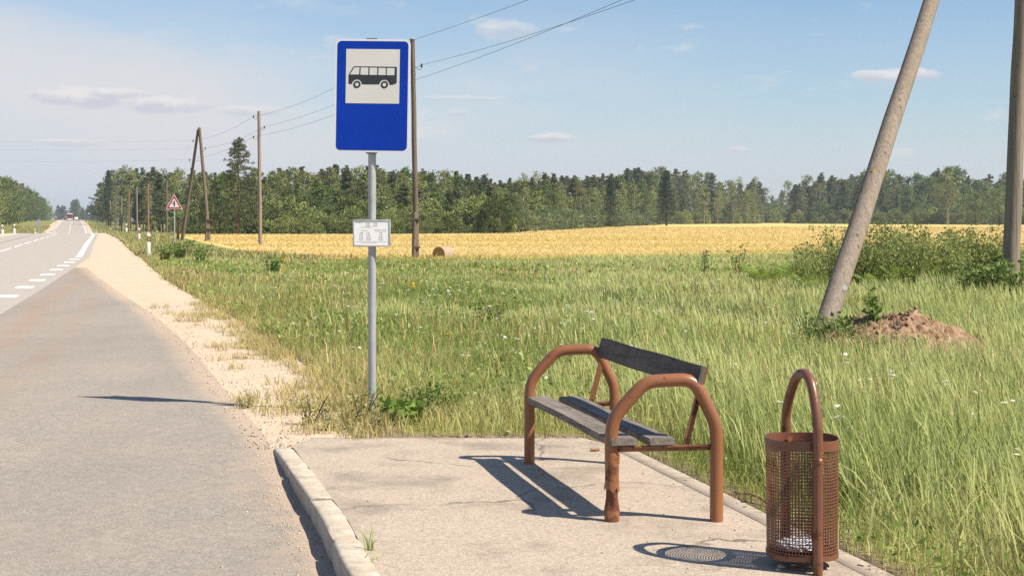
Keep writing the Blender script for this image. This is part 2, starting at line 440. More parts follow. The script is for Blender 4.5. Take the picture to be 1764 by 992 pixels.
    M['pole_dark'] = pole('dark_pole_timber', (.10, .075, .058), (.22, .17, .135), (.15, .105, .072))
    M['pole_brown'] = pole('brown_pole_timber', (.20, .11, .06), (.32, .19, .11), (.21, .12, .07))
    M['ceramic'] = m_plain('dark_insulator', (.03, .022, .020), .3)
    M['wire'] = m_plain('grey_wire', (.14, .15, .16), .6)
    M['yellow'] = m_plain('yellow_marker', (.62, .42, .02), .5)
    M['plastic'] = m_plain('white_post_plastic', (.70, .69, .66), .5, var=.08)
    M['black_pl'] = m_plain('black_post_band', (.03, .03, .03), .5)
    M['amber'] = m_plain('amber_reflector', (.55, .36, .03), .25)
    M['bag'] = m_plain('litter_plastic', (.82, .83, .85), .35, var=.1)
    M['rubber'] = m_plain('tyre_rubber', (.02, .02, .02), .8)
    M['red_paint'] = m_plain('red_lorry_paint', (.22, .018, .022), .35)
    M['white_paint'] = m_plain('white_vehicle_paint', (.78, .78, .76), .35, var=.04)
    M['glass'] = m_plain('dark_glass', (.03, .035, .04), .08)
    t = NT('straw'); v = t.coord(scale=(3, 30, 30))
    c = t.ramp(t.noise(v, 2, 6, .7), [(.3, (.26, .19, .125)), (.7, (.44, .345, .245))])
    t.bump(t.noise(v, 4, 4), .8, .02); M['straw'] = t.fin(c, 1)
    t = NT('straw_end'); v = t.coord()
    r = t.noise(v, 22, 5, .8); c = t.ramp(r, [(.3, (.20, .11, .035)), (.7, (.48, .31, .11))]); t.bump(r, .8, .03); M['straw_end'] = t.fin(c, 1)
    t = NT('birch_bark'); v = t.coord(scale=(6, 6, 1.2))
    c = t.ramp(t.noise(v, 1.5, 5, .7), [(.42, (.12, .11, .10)), (.56, (.45, .42, .38))]); M['birch'] = t.fin(c, .8)
    M['bark'] = m_plain('pine_bark', (.14, .085, .055), .95, var=.35, scale=3)
    M['bark_dark'] = m_plain('dark_bark', (.085, .065, .05), .95, var=.3, scale=3)
    M['stick'] = m_plain('dry_stick', (.32, .18, .09), .9, var=.3, scale=30)
    # foliage with its own colour attribute
    def leafm(name, trans, tint=(1, 1, 1), rnd=.25, rough=.6, spec=.25):
        t = NT(name)
        at = t.node('ShaderNodeAttribute', attribute_name='Col')
        oi = t.node('ShaderNodeObjectInfo')
        hs = t.node('ShaderNodeHueSaturation')
        t.l.new(t.mix(1.0, at.outputs['Color'], tint, 'MULTIPLY'), hs.inputs['Color'])
        t.l.new(t.math('ADD', t.math('MULTIPLY', oi.outputs['Random'], rnd * 2), 1 - rnd), hs.inputs['Value'])
        rn = t.math('FRACT', t.math('MULTIPLY', oi.outputs['Random'], 7.31))
        t.l.new(t.math('ADD', t.math('MULTIPLY', rn, .03 * rnd / .25), .5 - .015 * rnd / .25), hs.inputs['Hue'])
        c = hs.outputs[0]
        t.fin(c, rough, spec=spec)
        tr = t.node('ShaderNodeBsdfTranslucent'); t.l.new(c, tr.inputs['Color'])
        ms = t.node('ShaderNodeMixShader'); ms.inputs[0].default_value = trans
        t.l.new(t.b.outputs[0], ms.inputs[1]); t.l.new(tr.outputs[0], ms.inputs[2]); t.l.new(ms.outputs[0], t.out.inputs['Surface'])
        return t.m
    M['leaf'] = leafm('tree_foliage', .35)
    M['needle'] = leafm('needle_foliage', .2)
    M['grass'] = leafm('grass_blades', .42, rnd=0, rough=.5, spec=.3)
    M['weed'] = leafm('weed_leaves', .35, rnd=.1)
    M['petal'] = leafm('flower_petals', .3, rnd=0)
make_materials()

# ------------------------------------------------------------------ camera, sun, sky, air
def make_view():
    cam = bpy.data.cameras.new('camera'); o = bpy.data.objects.new('camera', cam); COL.objects.link(o)
    cam.sensor_width = 36; cam.lens = 36 * F / 1764
    o.location = (0, 0, EYE); o.rotation_euler = (math.radians(90), 0, 0)
    cam.shift_x = 0; cam.shift_y = -(496 - HY) / 1764
    cam.clip_start = .1; cam.clip_end = 12000
    SC.camera = o
SUN_EL, SHAD = 48.0, (-.905, .425)
def make_light():
    el = math.radians(SUN_EL); az = Vector((SHAD[0], SHAD[1])).normalized()
    d = Vector((az.x * math.cos(el), az.y * math.cos(el), -math.sin(el)))
    L = bpy.data.lights.new('sun', 'SUN'); L.energy = 4.6; L.angle = math.radians(.53); L.color = (1, .91, .77)
    o = bpy.data.objects.new('sun', L); COL.objects.link(o); o.rotation_euler = d.to_track_quat('-Z', 'Y').to_euler(); o.location = (10, -10, 30)
    w = bpy.data.worlds.new('World'); SC.world = w; w.use_nodes = True
    nt = w.node_tree; n = nt.nodes; l = nt.links
    bg = n['Background']
    sky = n.new('ShaderNodeTexSky'); sky.sky_type = 'NISHITA'; sky.sun_disc = False
    sky.sun_elevation = el; sky.sun_rotation = math.atan2(-az.x, -az.y)
    sky.air_density = 1.0; sky.dust_density = .6; sky.ozone_density = 2.2; sky.altitude = 60
    def N(t, **k):
        x = n.new(t)
        for a, b in k.items(): setattr(x, a, b)
        return x
    def mth(op, a, b=0.0, c=None):
        x = N('ShaderNodeMath', operation=op)
        for i, v in enumerate((a, b) if c is None else (a, b, c)):
            if isinstance(v, (int, float)): x.inputs[i].default_value = v
            else: l.new(v, x.inputs[i])
        return x.outputs[0]
    def ramp(f, stops):
        x = N('ShaderNodeValToRGB'); cr = x.color_ramp
        while len(cr.elements) < len(stops): cr.elements.new(.5)
        for e, (p, c) in zip(cr.elements, stops): e.position = p; e.color = (c, c, c, 1) if isinstance(c, (int, float)) else (*c, 1)
        l.new(f, x.inputs[0]); return x.outputs[0]
    def mix(f, a, b, typ='MIX'):
        x = N('ShaderNodeMix', data_type='RGBA', blend_type=typ)
        for s, v in ((x.inputs[0], f), (x.inputs[6], a), (x.inputs[7], b)):
            if isinstance(v, (int, float)): s.default_value = v
            elif isinstance(v, tuple): s.default_value = (*v, 1)
            else: l.new(v, s)
        return x.outputs[2]
    tc = N('ShaderNodeTexCoord'); sep = N('ShaderNodeSeparateXYZ'); l.new(tc.outputs['Generated'], sep.inputs[0])
    X, Y, Z = sep.outputs
    az_ = mth('ARCTAN2', X, Y)                                    # bearing from straight ahead, right positive
    el_ = mth('ARCSINE', Z)
    cmb = N('ShaderNodeCombineXYZ'); l.new(az_, cmb.inputs[0]); l.new(el_, cmb.inputs[1])
    def noise(sx, sy, sc, det=5, ro=.55, off=(0, 0), dist=0):
        mp = N('ShaderNodeMapping'); mp.inputs['Scale'].default_value = (sx, sy, 1); mp.inputs['Location'].default_value = (*off, 0)
        l.new(cmb.outputs[0], mp.inputs[0]); x = N('ShaderNodeTexNoise'); x.inputs['Scale'].default_value = sc
        x.inputs['Detail'].default_value = det; x.inputs['Roughness'].default_value = ro; x.inputs['Distortion'].default_value = dist
        l.new(mp.outputs[0], x.inputs['Vector']); return x.outputs['Fac']
    base = mix(1.0, sky.outputs[0], (.86, .97, 1.05), 'MULTIPLY')
    # thin high veil, thicker to the left and low down
    K = 5.9                                                        # radiance of a sunlit cloud on the sky texture's own scale
    n1 = noise(1, 3.2, 5.5, 7, .6, (3.1, 1.7), .6)
    wl = ramp(mth('MULTIPLY_ADD', az_, -1.35, .42), [(.15, 0.15), (.75, 1.0)])
    low = ramp(mth('MULTIPLY', el_, 6.0), [(.0, .95), (.55, .9), (.8, .45), (1, 0.05)])
    veil = mth('MULTIPLY', mth('MULTIPLY', ramp(n1, [(.28, 0.3), (.58, 1.0)]), wl), low)
    c = mix(mth('MINIMUM', veil, .85), base, (K * .98, K * .985, K * 1.03))
    # low haze band all round
    band = ramp(mth('MULTIPLY', mth('ABSOLUTE', el_), 6.0), [(0, .85), (.25, .55), (.5, .12), (1, 0.0)])
    c = mix(band, c, (K * .86, K * .905, K * 1.02))
    # broad soft bank on the left
    bx = mth('MULTIPLY', mth('SUBTRACT', az_, math.atan((60 - CX) / F)), F / 640.0)
    by = mth('MULTIPLY', mth('SUBTRACT', mth('MULTIPLY_ADD', az_, .17, el_), math.atan((HY - 165) / F) - .055), F / 125.0)
    nb = noise(1, 3.0, 6, 7, .62, (4.4, 2.9), .5)
    fb = ramp(mth('ADD', mth('ADD', mth('MULTIPLY', bx, bx), mth('MULTIPLY', by, by)), mth('MULTIPLY', mth('SUBTRACT', nb, .5), 1.8)), [(.25, 1.0), (1.0, 0.0)])
    c = mix(mth('MULTIPLY', fb, .72), c, mix(nb, (K * .92, K * .93, K * .99), (K * 1.06, K * 1.03, K * 1.03)))
    # small fair-weather puffs
    n2 = noise(1, 2.6, 15, 6, .58, (1.3, 8.4))
    n3 = noise(1, 2.0, 4, 2, .5, (7.7, 2.2))
    zone = ramp(mth('MULTIPLY', el_, 6.0), [(.12, 0.0), (.3, 1.0), (.7, .9), (1, .2)])
    puff = mth('MULTIPLY', mth('MULTIPLY', ramp(n2, [(.58, 0.0), (.67, 1.0)]), ramp(n3, [(.46, 0.0), (.6, 1.0)])), zone)
    n4 = noise(1, 2.6, 15, 6, .58, (1.3, 8.47))
    lit = ramp(mth('ADD', mth('SUBTRACT', n2, n4), .5), [(.46, 0.0), (.54, 1.0)])
    pc = mix(lit, (K * .83, K * .85, K * .95), (K * 1.1, K * 1.06, K * 1.06))
    c = mix(mth('MULTIPLY', puff, .6), c, pc)
    # single clouds at the bearings seen
    def cloud(px, py, wx, wy, amt, seed):
        nonlocal c
        a0 = math.atan((px - CX) / F); e0 = math.atan((HY - py) / F)
        dx = mth('MULTIPLY', mth('SUBTRACT', az_, a0), F / wx); dy = mth('MULTIPLY', mth('SUBTRACT', el_, e0), F / wy)
        r = mth('ADD', mth('MULTIPLY', dx, dx), mth('MULTIPLY', dy, dy))
        nn = noise(1, 1.8, 55, 5, .6, (seed, seed * 1.7))
        f = ramp(mth('ADD', r, mth('MULTIPLY', mth('SUBTRACT', nn, .5), 2.2)), [(.35, 1.0), (.95, 0.0)])
        sh = mix(ramp(mth('MULTIPLY_ADD', dy, .5, mth('ADD', nn, 0.0)), [(.3, 0.0), (.65, 1.0)]), (K * .80, K * .82, K * .93), (K * 1.14, K * 1.10, K * 1.09))
        c = mix(mth('MULTIPLY', f, amt), c, sh)
    cloud(1545, 139, 85, 14, .8, 1.1); cloud(950, 238, 44, 12, .7, 2.3); cloud(870, 52, 62, 20, .45, 3.9)
    cloud(150, 177, 95, 20, .8, 5.2); cloud(285, 186, 80, 19, .75, 6.6); cloud(205, 168, 60, 12, .6, 4.7); cloud(430, 195, 60, 12, .5, 12.9); cloud(1272, 260, 20, 7, .5, 7.4)
    cloud(800, 170, 90, 6, .4, 8.8); cloud(125, 252, 70, 8, .45, 9.9); cloud(790, 195, 22, 8, .3, 11.2)
    l.new(c, bg.inputs[0]); bg.inputs[1].default_value = .071
    SC.view_settings.view_transform = 'Standard'; SC.view_settings.look = 'None'
    SC.view_settings.exposure = .84; SC.view_settings.gamma = 1; SC.view_settings.use_curve_mapping = False
    SC.cycles.use_denoising = False
    SC.cycles.max_bounces = 6; SC.cycles.diffuse_bounces = 3; SC.cycles.transmission_bounces = 3; SC.cycles.transparent_max_bounces = 4
    SC.cycles.volume_bounces = 0; SC.cycles.sample_clamp_indirect = 6
    SC.render.film_transparent = False
def make_haze():
    t = bpy.data.materials.new('haze_air'); t.use_nodes = True; nt = t.node_tree; nt.nodes.remove(nt.nodes['Principled BSDF'])
    pv = nt.nodes.new('ShaderNodeVolumePrincipled'); pv.inputs['Color'].default_value = (.82, .90, 1, 1); pv.inputs['Density'].default_value = .00020
    pv.inputs['Anisotropy'].default_value = .2
    nt.links.new(pv.outputs[0], nt.nodes['Material Output'].inputs['Volume'])
    b = MB(); x0, x1, y0, y1, z0, z1 = -3100, 3100, -700, 4300, -8.5, 34
    b.box(((x0 + x1) / 2, (y0 + y1) / 2, (z0 + z1) / 2), (x1 - x0, y1 - y0, z1 - z0))
    o = b.build('haze', t, smooth=False); tag(o, kind='stuff', label='thin pale blue air haze over the far woods')
make_view(); make_light()
HAZE = True
if HAZE: make_haze()

# ------------------------------------------------------------------ ground, road, lay-by, platform
def grid_mesh(name, Xs, Ys, Zs, mat, attrs=None, kind='structure'):
    r, c = Xs.shape
    V = np.stack([Xs, Ys, Zs], -1).reshape(-1, 3)
    i = np.arange(r * c).reshape(r, c)
    f = np.stack([i[:-1, :-1], i[:-1, 1:], i[1:, 1:], i[1:, :-1]], -1).reshape(-1, 4)
    me = mesh_np(name, V, [f], None, mat, True)
    for k, a in (attrs or {}).items():
        at = me.attributes.new(k, 'FLOAT', 'POINT'); at.data.foreach_set('value', a.ravel().astype(np.float32))
    o = link(name, me); o['kind'] = kind; return o

def make_ground():
    ys = np.concatenate([[-600, -300, -120, -50, -20, -8, -2, 1, 2.5], np.geomspace(3.5, 60, 230), np.geomspace(60.8, 900, 240), [1000, 1200, 1500, 2000, 2800, 4200]])
    u = np.concatenate([[-2.6, -1.8, -1.2, -.9, -.7, -.58], np.linspace(-.5, .5, 260), [.58, .7, .9, 1.2, 1.8, 2.6]])
    U, Yg = np.meshgrid(u, ys)
    Xg = U * (np.minimum(np.abs(Yg), 1100) + 5)
    Z = TZ(Xg, Yg)
    wheat = sstep(-6, 6, Yg - WY(Xg)) * sstep(6, 11, Xg - E(Yg)) * (1 - sstep(-6, 4, Yg - FF(CX + F * Xg / np.maximum(Yg, 1))))
    dpl = np.maximum(np.maximum(0, Yg - PF), np.maximum(0, Xg - PR(np.minimum(Yg, PF))))
    soil = np.maximum((1 - sstep(.05, .32, dpl)) * (Xg < 6) * (Yg < 11) * (Yg > 2), (1 - sstep(.0, .5, Xg - G(Yg))) * (Yg > 10) * (Yg < 60))
    grid_mesh('ground', Xg, Yg, Z, M['ground'], {'wheat': wheat, 'soil': soil})
make_ground()

def strip(name, x0, x1, ys, mat, dz, cols=6, attrs=None):
    """sheet between two edge functions following the road profile"""
    ys = np.asarray(ys, float); t = np.linspace(0, 1, cols)
    a = np.array([float(x0(y)) for y in ys]); b = np.array([float(x1(y)) for y in ys])
    X = a[:, None] + (b - a)[:, None] * t[None]; Y = np.repeat(ys[:, None], cols, 1)
    Z = RZ(Y) + dz
    return grid_mesh(name, X, Y, Z, mat, attrs(X, Y) if attrs else None)

def make_road():
    ys = np.concatenate([np.linspace(-300, -10, 25), np.linspace(-8, 60, 120), np.geomspace(61, 1300, 160)])
    strip('road', lambda y: E(y) - 8.05, lambda y: E(y) + .45, ys, M['road'], 0)
    ys = np.concatenate([np.linspace(-60, 3, 20), np.linspace(3.2, 46, 200)])
    def at(X, Y):
        d = B(Y) - X
        sand = np.clip(1 - d / (.28 + .25 * sstep(8, 14, Y)), 0, 1) * (.95 * (Y < 50))
        sand = np.maximum(sand, np.clip(1 - d / 1.1, 0, 1) * .55 * (Y < 9.7))
        e = E(Y) + .45
        st = np.exp(-((X - e - .55 - .1 * np.sin(Y * .4)) / .28) ** 2) * sstep(9, 20, Y)
        st = np.maximum(st, .6 * np.exp(-((X - e - 1.3) / .2) ** 2) * sstep(9, 16, Y) * (1 - sstep(24, 40, Y)))
        return {'sand': sand, 'streak': st}
    strip('lay_by', lambda y: E(y) + .45, lambda y: B(y) + 1e-3, ys, M['layby'], 0, 60, at)
    ys = np.concatenate([np.linspace(9.75, 60, 260), np.geomspace(60.5, 900, 240)])
    # gravel shoulder runs a little under the lay-by edge
    def ge(y): return float(G(y)) + .12 * (fbm(np.array([y * 1.1]), np.array([3.3]), 9)[0] - .5) * (1 if y < 60 else 3)
    o = strip('gravel_shoulder', lambda y: float(B(y)) - .10, lambda y: max(ge(y), float(B(y))) + .05, ys, M['gravel'], -.005, 24)
    me = o.data; n = len(me.vertices); co = np.empty(n * 3, np.float32); me.vertices.foreach_get('co', co); co = co.reshape(-1, 3)
    e = np.minimum(co[:, 0] - B(co[:, 1]), G(co[:, 1]) - co[:, 0])
    co[:, 2] += np.clip(e, 0, .4) * .06 * (fbm(co[:, 0] * 2.2, co[:, 1] * 2.2, 4) - .25) * 1.2
    me.vertices.foreach_set('co', co.ravel()); me.update()
    ys = np.concatenate([np.linspace(60, 150, 40), np.geomspace(152, 900, 160)])
    strip('gravel_shoulder', lambda y: E(y) - 10.3 - .8 * vnoise(np.array([y * .1]), np.array([1.5]))[0], lambda y: E(y) - 8.0, ys, M['gravel'], -.006, 6)
    # painted markings (4 mm above)
    def paint(name, fx, w, y0, y1, n=10, mat='paint', dz=.004):
        return strip(name, lambda y: fx(y) - w / 2, lambda y: fx(y) + w / 2, np.linspace(y0, y1, n), M[mat], dz, 2)
    yd = 58.9 - 3.78 * np.arange(16)
    for y in yd[1:]:
        if y < 6: break
        paint('lane_marking', lambda q: E(q), .40, y - .52, y + .52, 3)
    paint('edge_line', lambda q: E(q), .26, 58.3, 900, 240)
    for k in range(60):
        y0 = 62 + k * 10.8 - 4.2
        if y0 > 700: break
        paint('centre_line', lambda q: E(q) - 3.95, .13, y0, y0 + 8.0, 9)
    for k in range(1, 6): paint('centre_line', lambda q: E(q) - 3.95, .13, 57.8 - k * 10.8, 57.8 - k * 10.8 + 8, 9)
    paint('edge_line', lambda q: E(q) - 7.85, .12, 180, 900, 200)
    paint('tar_seam', lambda q: E(q) - 6.0 - .2 * math.sin(q * .05), .10, 40, 150, 60, 'tar', .003)
make_road()

KW = .135
def kline(Y): return float(np.interp(Y, _BY, _BX))
def make_platform():
    # far edge strip + body, one sheet: rows along Y, columns kerb -> right edge
    ys = np.concatenate([np.linspace(-20, 4, 12), np.linspace(4.2, PF, 90)]); nc = 60
    X = np.zeros((len(ys), nc)); Y = np.repeat(ys[:, None], nc, 1)
    for i, y in enumerate(ys):
        a = kline(y) + KW - .004 if y < 9.80 else (kline(9.80) + KW - .004) + (y - 9.80) * .2
        X[i] = np.linspace(a, float(PR(y)), nc)
    wob = (fbm(X * 2, Y * 0 + 3, 21) - .5) * .06
    Y2 = np.where(Y > PF - .02, Y + wob, Y)
    Z = np.zeros_like(X) + .004 * (fbm(X * 1.5, Y * 1.5, 2) - .5)
    Z = Z - .012 * sstep(9.3, PF, Y)
    # skirt on the right and far sides
    X = np.concatenate([X, X[:, -1:] + .004], 1); Y2 = np.concatenate([Y2, Y2[:, -1:]], 1); Z = np.concatenate([Z, Z[:, -1:] - .12], 1)
    X = np.concatenate([X, X[-1:]], 0); Y2 = np.concatenate([Y2, Y2[-1:] + .004], 0); Z = np.concatenate([Z, Z[-1:] - .12], 0)
    o = grid_mesh('pavement', X, Y2, Z, M['platform'])
    ye = np.linspace(-6, 9.5, 160)
    X = np.stack([PR(ye) - .135, PR(ye) - .130, PR(ye) - .005, PR(ye) + .006, PR(ye) + .006], 1); Y = np.repeat(ye[:, None], 5, 1)
    zt = .003 + .003 * (fbm(X * 3, Y * 3, 6) - .5); Z = np.stack([zt[:, 0] * 0 - .01, zt[:, 1], zt[:, 2], zt[:, 3] - .006, zt[:, 4] * 0 - .13], 1)
    grid_mesh('pavement_edging', X, Y, Z, M['edging'])
    # kerb stones, one metre each, the far one sinking flush
    edges = [9.80, 8.86, 7.88, 6.92, 5.95, 4.98, 4.0, 3.0]
    for k in range(len(edges) - 1):
        y1, y0 = edges[k], edges[k + 1]; b = MB(); n = 8
        prof = [(0, -.3), (0, -.02), (.006, -.006), (.022, 0), (KW - .012, 0), (KW - .003, -.005), (KW - .003, -.3)]
        rows = []
        for i in range(n + 1):
            y = y0 + .008 + (y1 - y0 - .016) * i / n
            top = .006 + .004 * math.sin(k * 2.1)
            if k == 0: top -= .022 * ((y - y0) / (y1 - y0)) ** 2
            x = kline(y); e = .012 if i in (0, n) else 0
            w = .0 if k else max(0, (y - y0) / (y1 - y0)) * .02
            rows.append([(x + px + e * (.5 if px < .05 else 0), y, top + pz - (e * .5 if pz > -.03 else 0) + random.uniform(-.0025, .0025) * (pz > -.1)) for px, pz in prof])
        vs = [p for r in rows for p in r]; m = len(prof)
        fs = [(i * m + j, i * m + j + 1, (i + 1) * m + j + 1, (i + 1) * m + j) for i in range(n) for j in range(m - 1)]
        fs += [tuple(range(m))[::-1], tuple(range(n * m, n * m + m))]
        fs = [f[::-1] for f in fs]
        b.add(vs, fs); o = b.build('kerb_stone', M['kerb'], ang=50); o['kind'] = 'structure'
make_platform()

def make_mound():
    n = 150; r = np.linspace(0, 1, 70); a = np.linspace(0, 2 * np.pi, n + 1)
    A, R = np.meshgrid(a, r)
    rx, ry = 1.3, 1.25
    X = MOUND[0] + np.cos(A) * R * rx; Y = MOUND[1] + np.sin(A) * R * ry
    X[:, -1] = X[:, 0]; Y[:, -1] = Y[:, 0]
    h = .45 * (1 - sstep(0, 1, R)) ** .75
    h = h * (.75 + .5 * fbm(X * 2.2, Y * 2.2, 31)) + .22 * (fbm(X * 5, Y * 5, 33, 4) - .5) * (1 - R ** 3)
    h = h + (.09 * (fbm(X * 11, Y * 11, 34, 3) - .5) + .05 * (vnoise(X * 26, Y * 26, 35) - .5)) * (1 - R ** 3)
    Z = TZ(X, Y) + h - .05 * R ** 4
    o = grid_mesh('earth_mound', X, Y, Z, M['earth'])
    V, T, n2 = [], [], 0; b8 = np.array([(1, 0, 0), (-1, 0, 0), (0, 1, 0), (0, -1, 0), (0, 0, 1), (0, 0, -1)], float); t8 = np.array([(0, 2, 4), (2, 1, 4), (1, 3, 4), (3, 0, 4), (2, 0, 5), (1, 2, 5), (3, 1, 5), (0, 3, 5)])
    zs = Z.ravel(); xs = X.ravel(); yv = Y.ravel()
    for i in rng.integers(0, len(zs), 1100):
        rr = .006 + .026 * rng.random() ** 3; sp = 1 + (.35 if rng.random() < .25 else 0)
        x = MOUND[0] + (xs[i] - MOUND[0]) * sp; y = MOUND[1] + (yv[i] - MOUND[1]) * sp; z = zs[i] if sp == 1 else tz(x, y)
        V.append(b8 * rr * (.6 + .8 * rng.random((6, 1))) + np.array((x, y, z + rr * .3))); T.append(t8 + n2); n2 += 6
    tag(link('soil_clods', mesh_np('soil_clods', np.concatenate(V), [np.concatenate(T)], None, M['earth'])), 'crumbs and clods of dug soil on the earth mound', kind='stuff')
    # lower spill of earth towards the camera
    X = 5.0 + np.cos(A) * R * 1.05; Y = 15.75 + np.sin(A) * R * .8; X[:, -1] = X[:, 0]; Y[:, -1] = Y[:, 0]
    Z = TZ(X, Y) + .14 * (1 - sstep(0, 1, R)) * (.6 + .9 * fbm(X * 3, Y * 3, 37)) + .10 * (fbm(X * 9, Y * 9, 39) - .5) * (1 - R ** 2) - .04 * R ** 4
    grid_mesh('earth_mound', X, Y, Z, M['earth'])
make_mound()

# ------------------------------------------------------------------ bus stop sign
def make_bus_sign():
    Y = 11.45; X = XA(641, Y); z0 = tz(X, Y)
    t = empty('bus_stop_sign', (X, Y, z0), 0, 'blue bus stop sign with a black bus picture on a grey post with timetable', 'bus stop sign')
    b = MB(); b.tube([(0, 0, -.25), (0, 0, 2.93)], .032, 20); b.build('post', M['galv'], t)
    zc = ZA(166.5, Y) - z0; R = Matrix.Translation((XA(642.5, Y) - X, -.062, zc)) @ Matrix.Rotation(math.radians(.9), 4, 'Y') @ Matrix.Rotation(math.radians(-3), 4, 'Z')
    w, h = .604, .905
    pl = MB(); pl.prism(rrect(-w / 2, -h / 2, w / 2, h / 2, .045), -.002, .014, R); plate = pl.build('sign_plate', M['white_film'], t, ang=30)
    rim = MB(); rim.prism(rrect(-w / 2 + .016, -h / 2 + .016, w / 2 - .016, h / 2 - .016, .034), -.0035, -.0022, R); rim.build('blue_face', M['blue'], plate, ang=30)
    px0, px1, pz0, pz1 = -.214, .218, -.062, .372
    pn = MB(); pn.prism([(px0, pz0), (px1, pz0), (px1, pz1), (px0, pz1)], -.0050, -.0036, R); pn.build('white_panel', M['panel_film'], plate, ang=30)
    def q(x, y):
        fx = (x - 68) / 825; fy = (y - 65 - .033 * (x - 68)) / 828
        return (px0 + (px1 - px0) * fx, pz1 - (pz1 - pz0) * fy)
    def arc(cx, cy, r, a0, a1, n=14):
        return [q(cx + r * math.cos(math.radians(a0 + (a1 - a0) * i / n)), cy - r * math.sin(math.radians(a0 + (a1 - a0) * i / n))) for i in range(n + 1)]
    body = [q(110, 460), q(180, 342), q(192, 334), q(840, 356), q(852, 366), q(852, 604), q(790, 630), q(742, 629)]
    body += arc(663, 625, 77, -2, 176)
    body += [q(586, 618), q(318, 611)] + arc(240, 612, 77, 2, 172) + [q(164, 604), q(122, 602), q(110, 588)]
    bm = MB(); bm.prism(body, -.0062, -.0051, R)
    for cx, cy in ((240, 612), (663, 625)): bm.prism(arc(cx, cy, 57, 0, 342, 19), -.0062, -.0051, R)
    bus = bm.build('bus_symbol', M['black_film'], plate, ang=30)
    wm = MB()
    for poly in ([(197, 350), (277, 353), (270, 461), (130, 457)], [(295, 354), (414, 358), (410, 469), (292, 464)], [(433, 359), (550, 364), (548, 474), (430, 470)],
                 [(570, 366), (681, 371), (679, 479), (567, 475)], [(699, 371), (817, 376), (814, 484), (696, 480)]):
        wm = MB(); wm.prism([q(*p) for p in poly], -.0072, -.0063, R); wm.build('bus_window_symbol', M['panel_film'], plate, ang=30)
    for cx, cy in ((240, 612), (663, 625)):
        wm = MB(); wm.prism(arc(cx, cy, 27, 0, 342, 19), -.0072, -.0063, R); wm.build('bus_hub_symbol', M['panel_film'], plate, ang=30)
    for dz in (.30, -.30):
        k = MB(); k.box((0, -.035, zc + dz), (.16, .018, .035), bev=.003); k.tube(circ3(0, 0, zc + dz, .037), .004, 6); k.build('bracket', M['galv'], t)
    # clamp stubs showing above and below the plate
    for sg in (-1, 1):
        k = MB(); k.box((0, -.045, zc + sg * (h / 2 + .004)), (.088, .02, .011)); k.build('bracket', M['bolt'], t)
    # timetable
    zt = ZA(401.5, Y) - z0; w, h = .305, .218
    T = Matrix.Translation((XA(641.5, Y) - X, -.050, zt)) @ Matrix.Rotation(math.radians(-3), 4, 'Z')
    f = MB(); f.box((0, .004, 0), (w - .02, .006, h - .02), T)
    for x, z, dx, dz in ((0, h / 2 - .007, w, .014), (0, -h / 2 + .007, w, .014), (-w / 2 + .007, 0, .014, h - .03), (w / 2 - .007, 0, .014, h - .03)):
        f.box((x, 0, z), (dx, .016, dz), T, bev=.003)
    fr = f.build('timetable_frame', M['alu'], t)
    p = MB(); p.box((0, -.002, 0), (w - .026, .003, h - .026), T); p.build('timetable_sheet', M['paper'], fr)
    RX = Matrix.Rotation(math.radians(90), 4, 'X')
    ink, faint = MB(), MB()
    def uv(x, y):                                                  # from the zoomed crop of the board
        return (-w / 2 + (x - 215) / 1060 * w, h / 2 - (y - 130) / 755 * h)
    def put(dst, txt, x, y, size):
        a, c = uv(x, y); vs, fs = text_mesh(txt, size, T @ Matrix.Translation((a, -.0042, c)) @ RX); dst.add(vs, fs)
    for tx, x, y in (('10.18', 630, 243), ('19.20', 838, 243), ('18.50', 632, 305), ('22.40', 838, 305), ('6.40', 455, 507), ('7.25', 637, 507), ('7.25', 992, 507),
                     ('9.45', 445, 568), ('11.35', 640, 568), ('11.35', 992, 568), ('10.18', 445, 630), ('18.20', 652, 630), ('18.20', 992, 630),
                     ('19.25', 445, 692), ('22.40', 650, 692), ('22.40', 992, 692)):
        put(ink, tx, x, y, .0155)
    def rule(x0, x1, y, hgt):                                      # lines of print too small to read in the photo: rows of word-long dashes
        x = x0
        while x < x1:
            L = random.uniform(25, 80); e = min(x + L, x1)
            a, c = uv(x, y); a2, _ = uv(e, y)
            faint.box(((a + a2) / 2, -.0041, c), (abs(a2 - a), .0006, hgt), T); x = e + 14
    for x0, x1, y, hg in ((300, 470, 218, .0022), (450, 755, 345, .0030), (455, 645, 437, .0030), (825, 1165, 418, .0030), (850, 1150, 455, .0030), (330, 1150, 745, .0020), (450, 900, 778, .0018)):
        rule(x0, x1, y, hg)
    ink.build('timetable_print', M['ink'], fr, smooth=False); faint.build('timetable_small_print', M['faint_ink'], fr, smooth=False)
def circ3(x, y, z, r, n=18): return [(x + r * math.cos(2 * math.pi * i / n), y + r * math.sin(2 * math.pi * i / n), z) for i in range(n + 1)]
make_bus_sign()

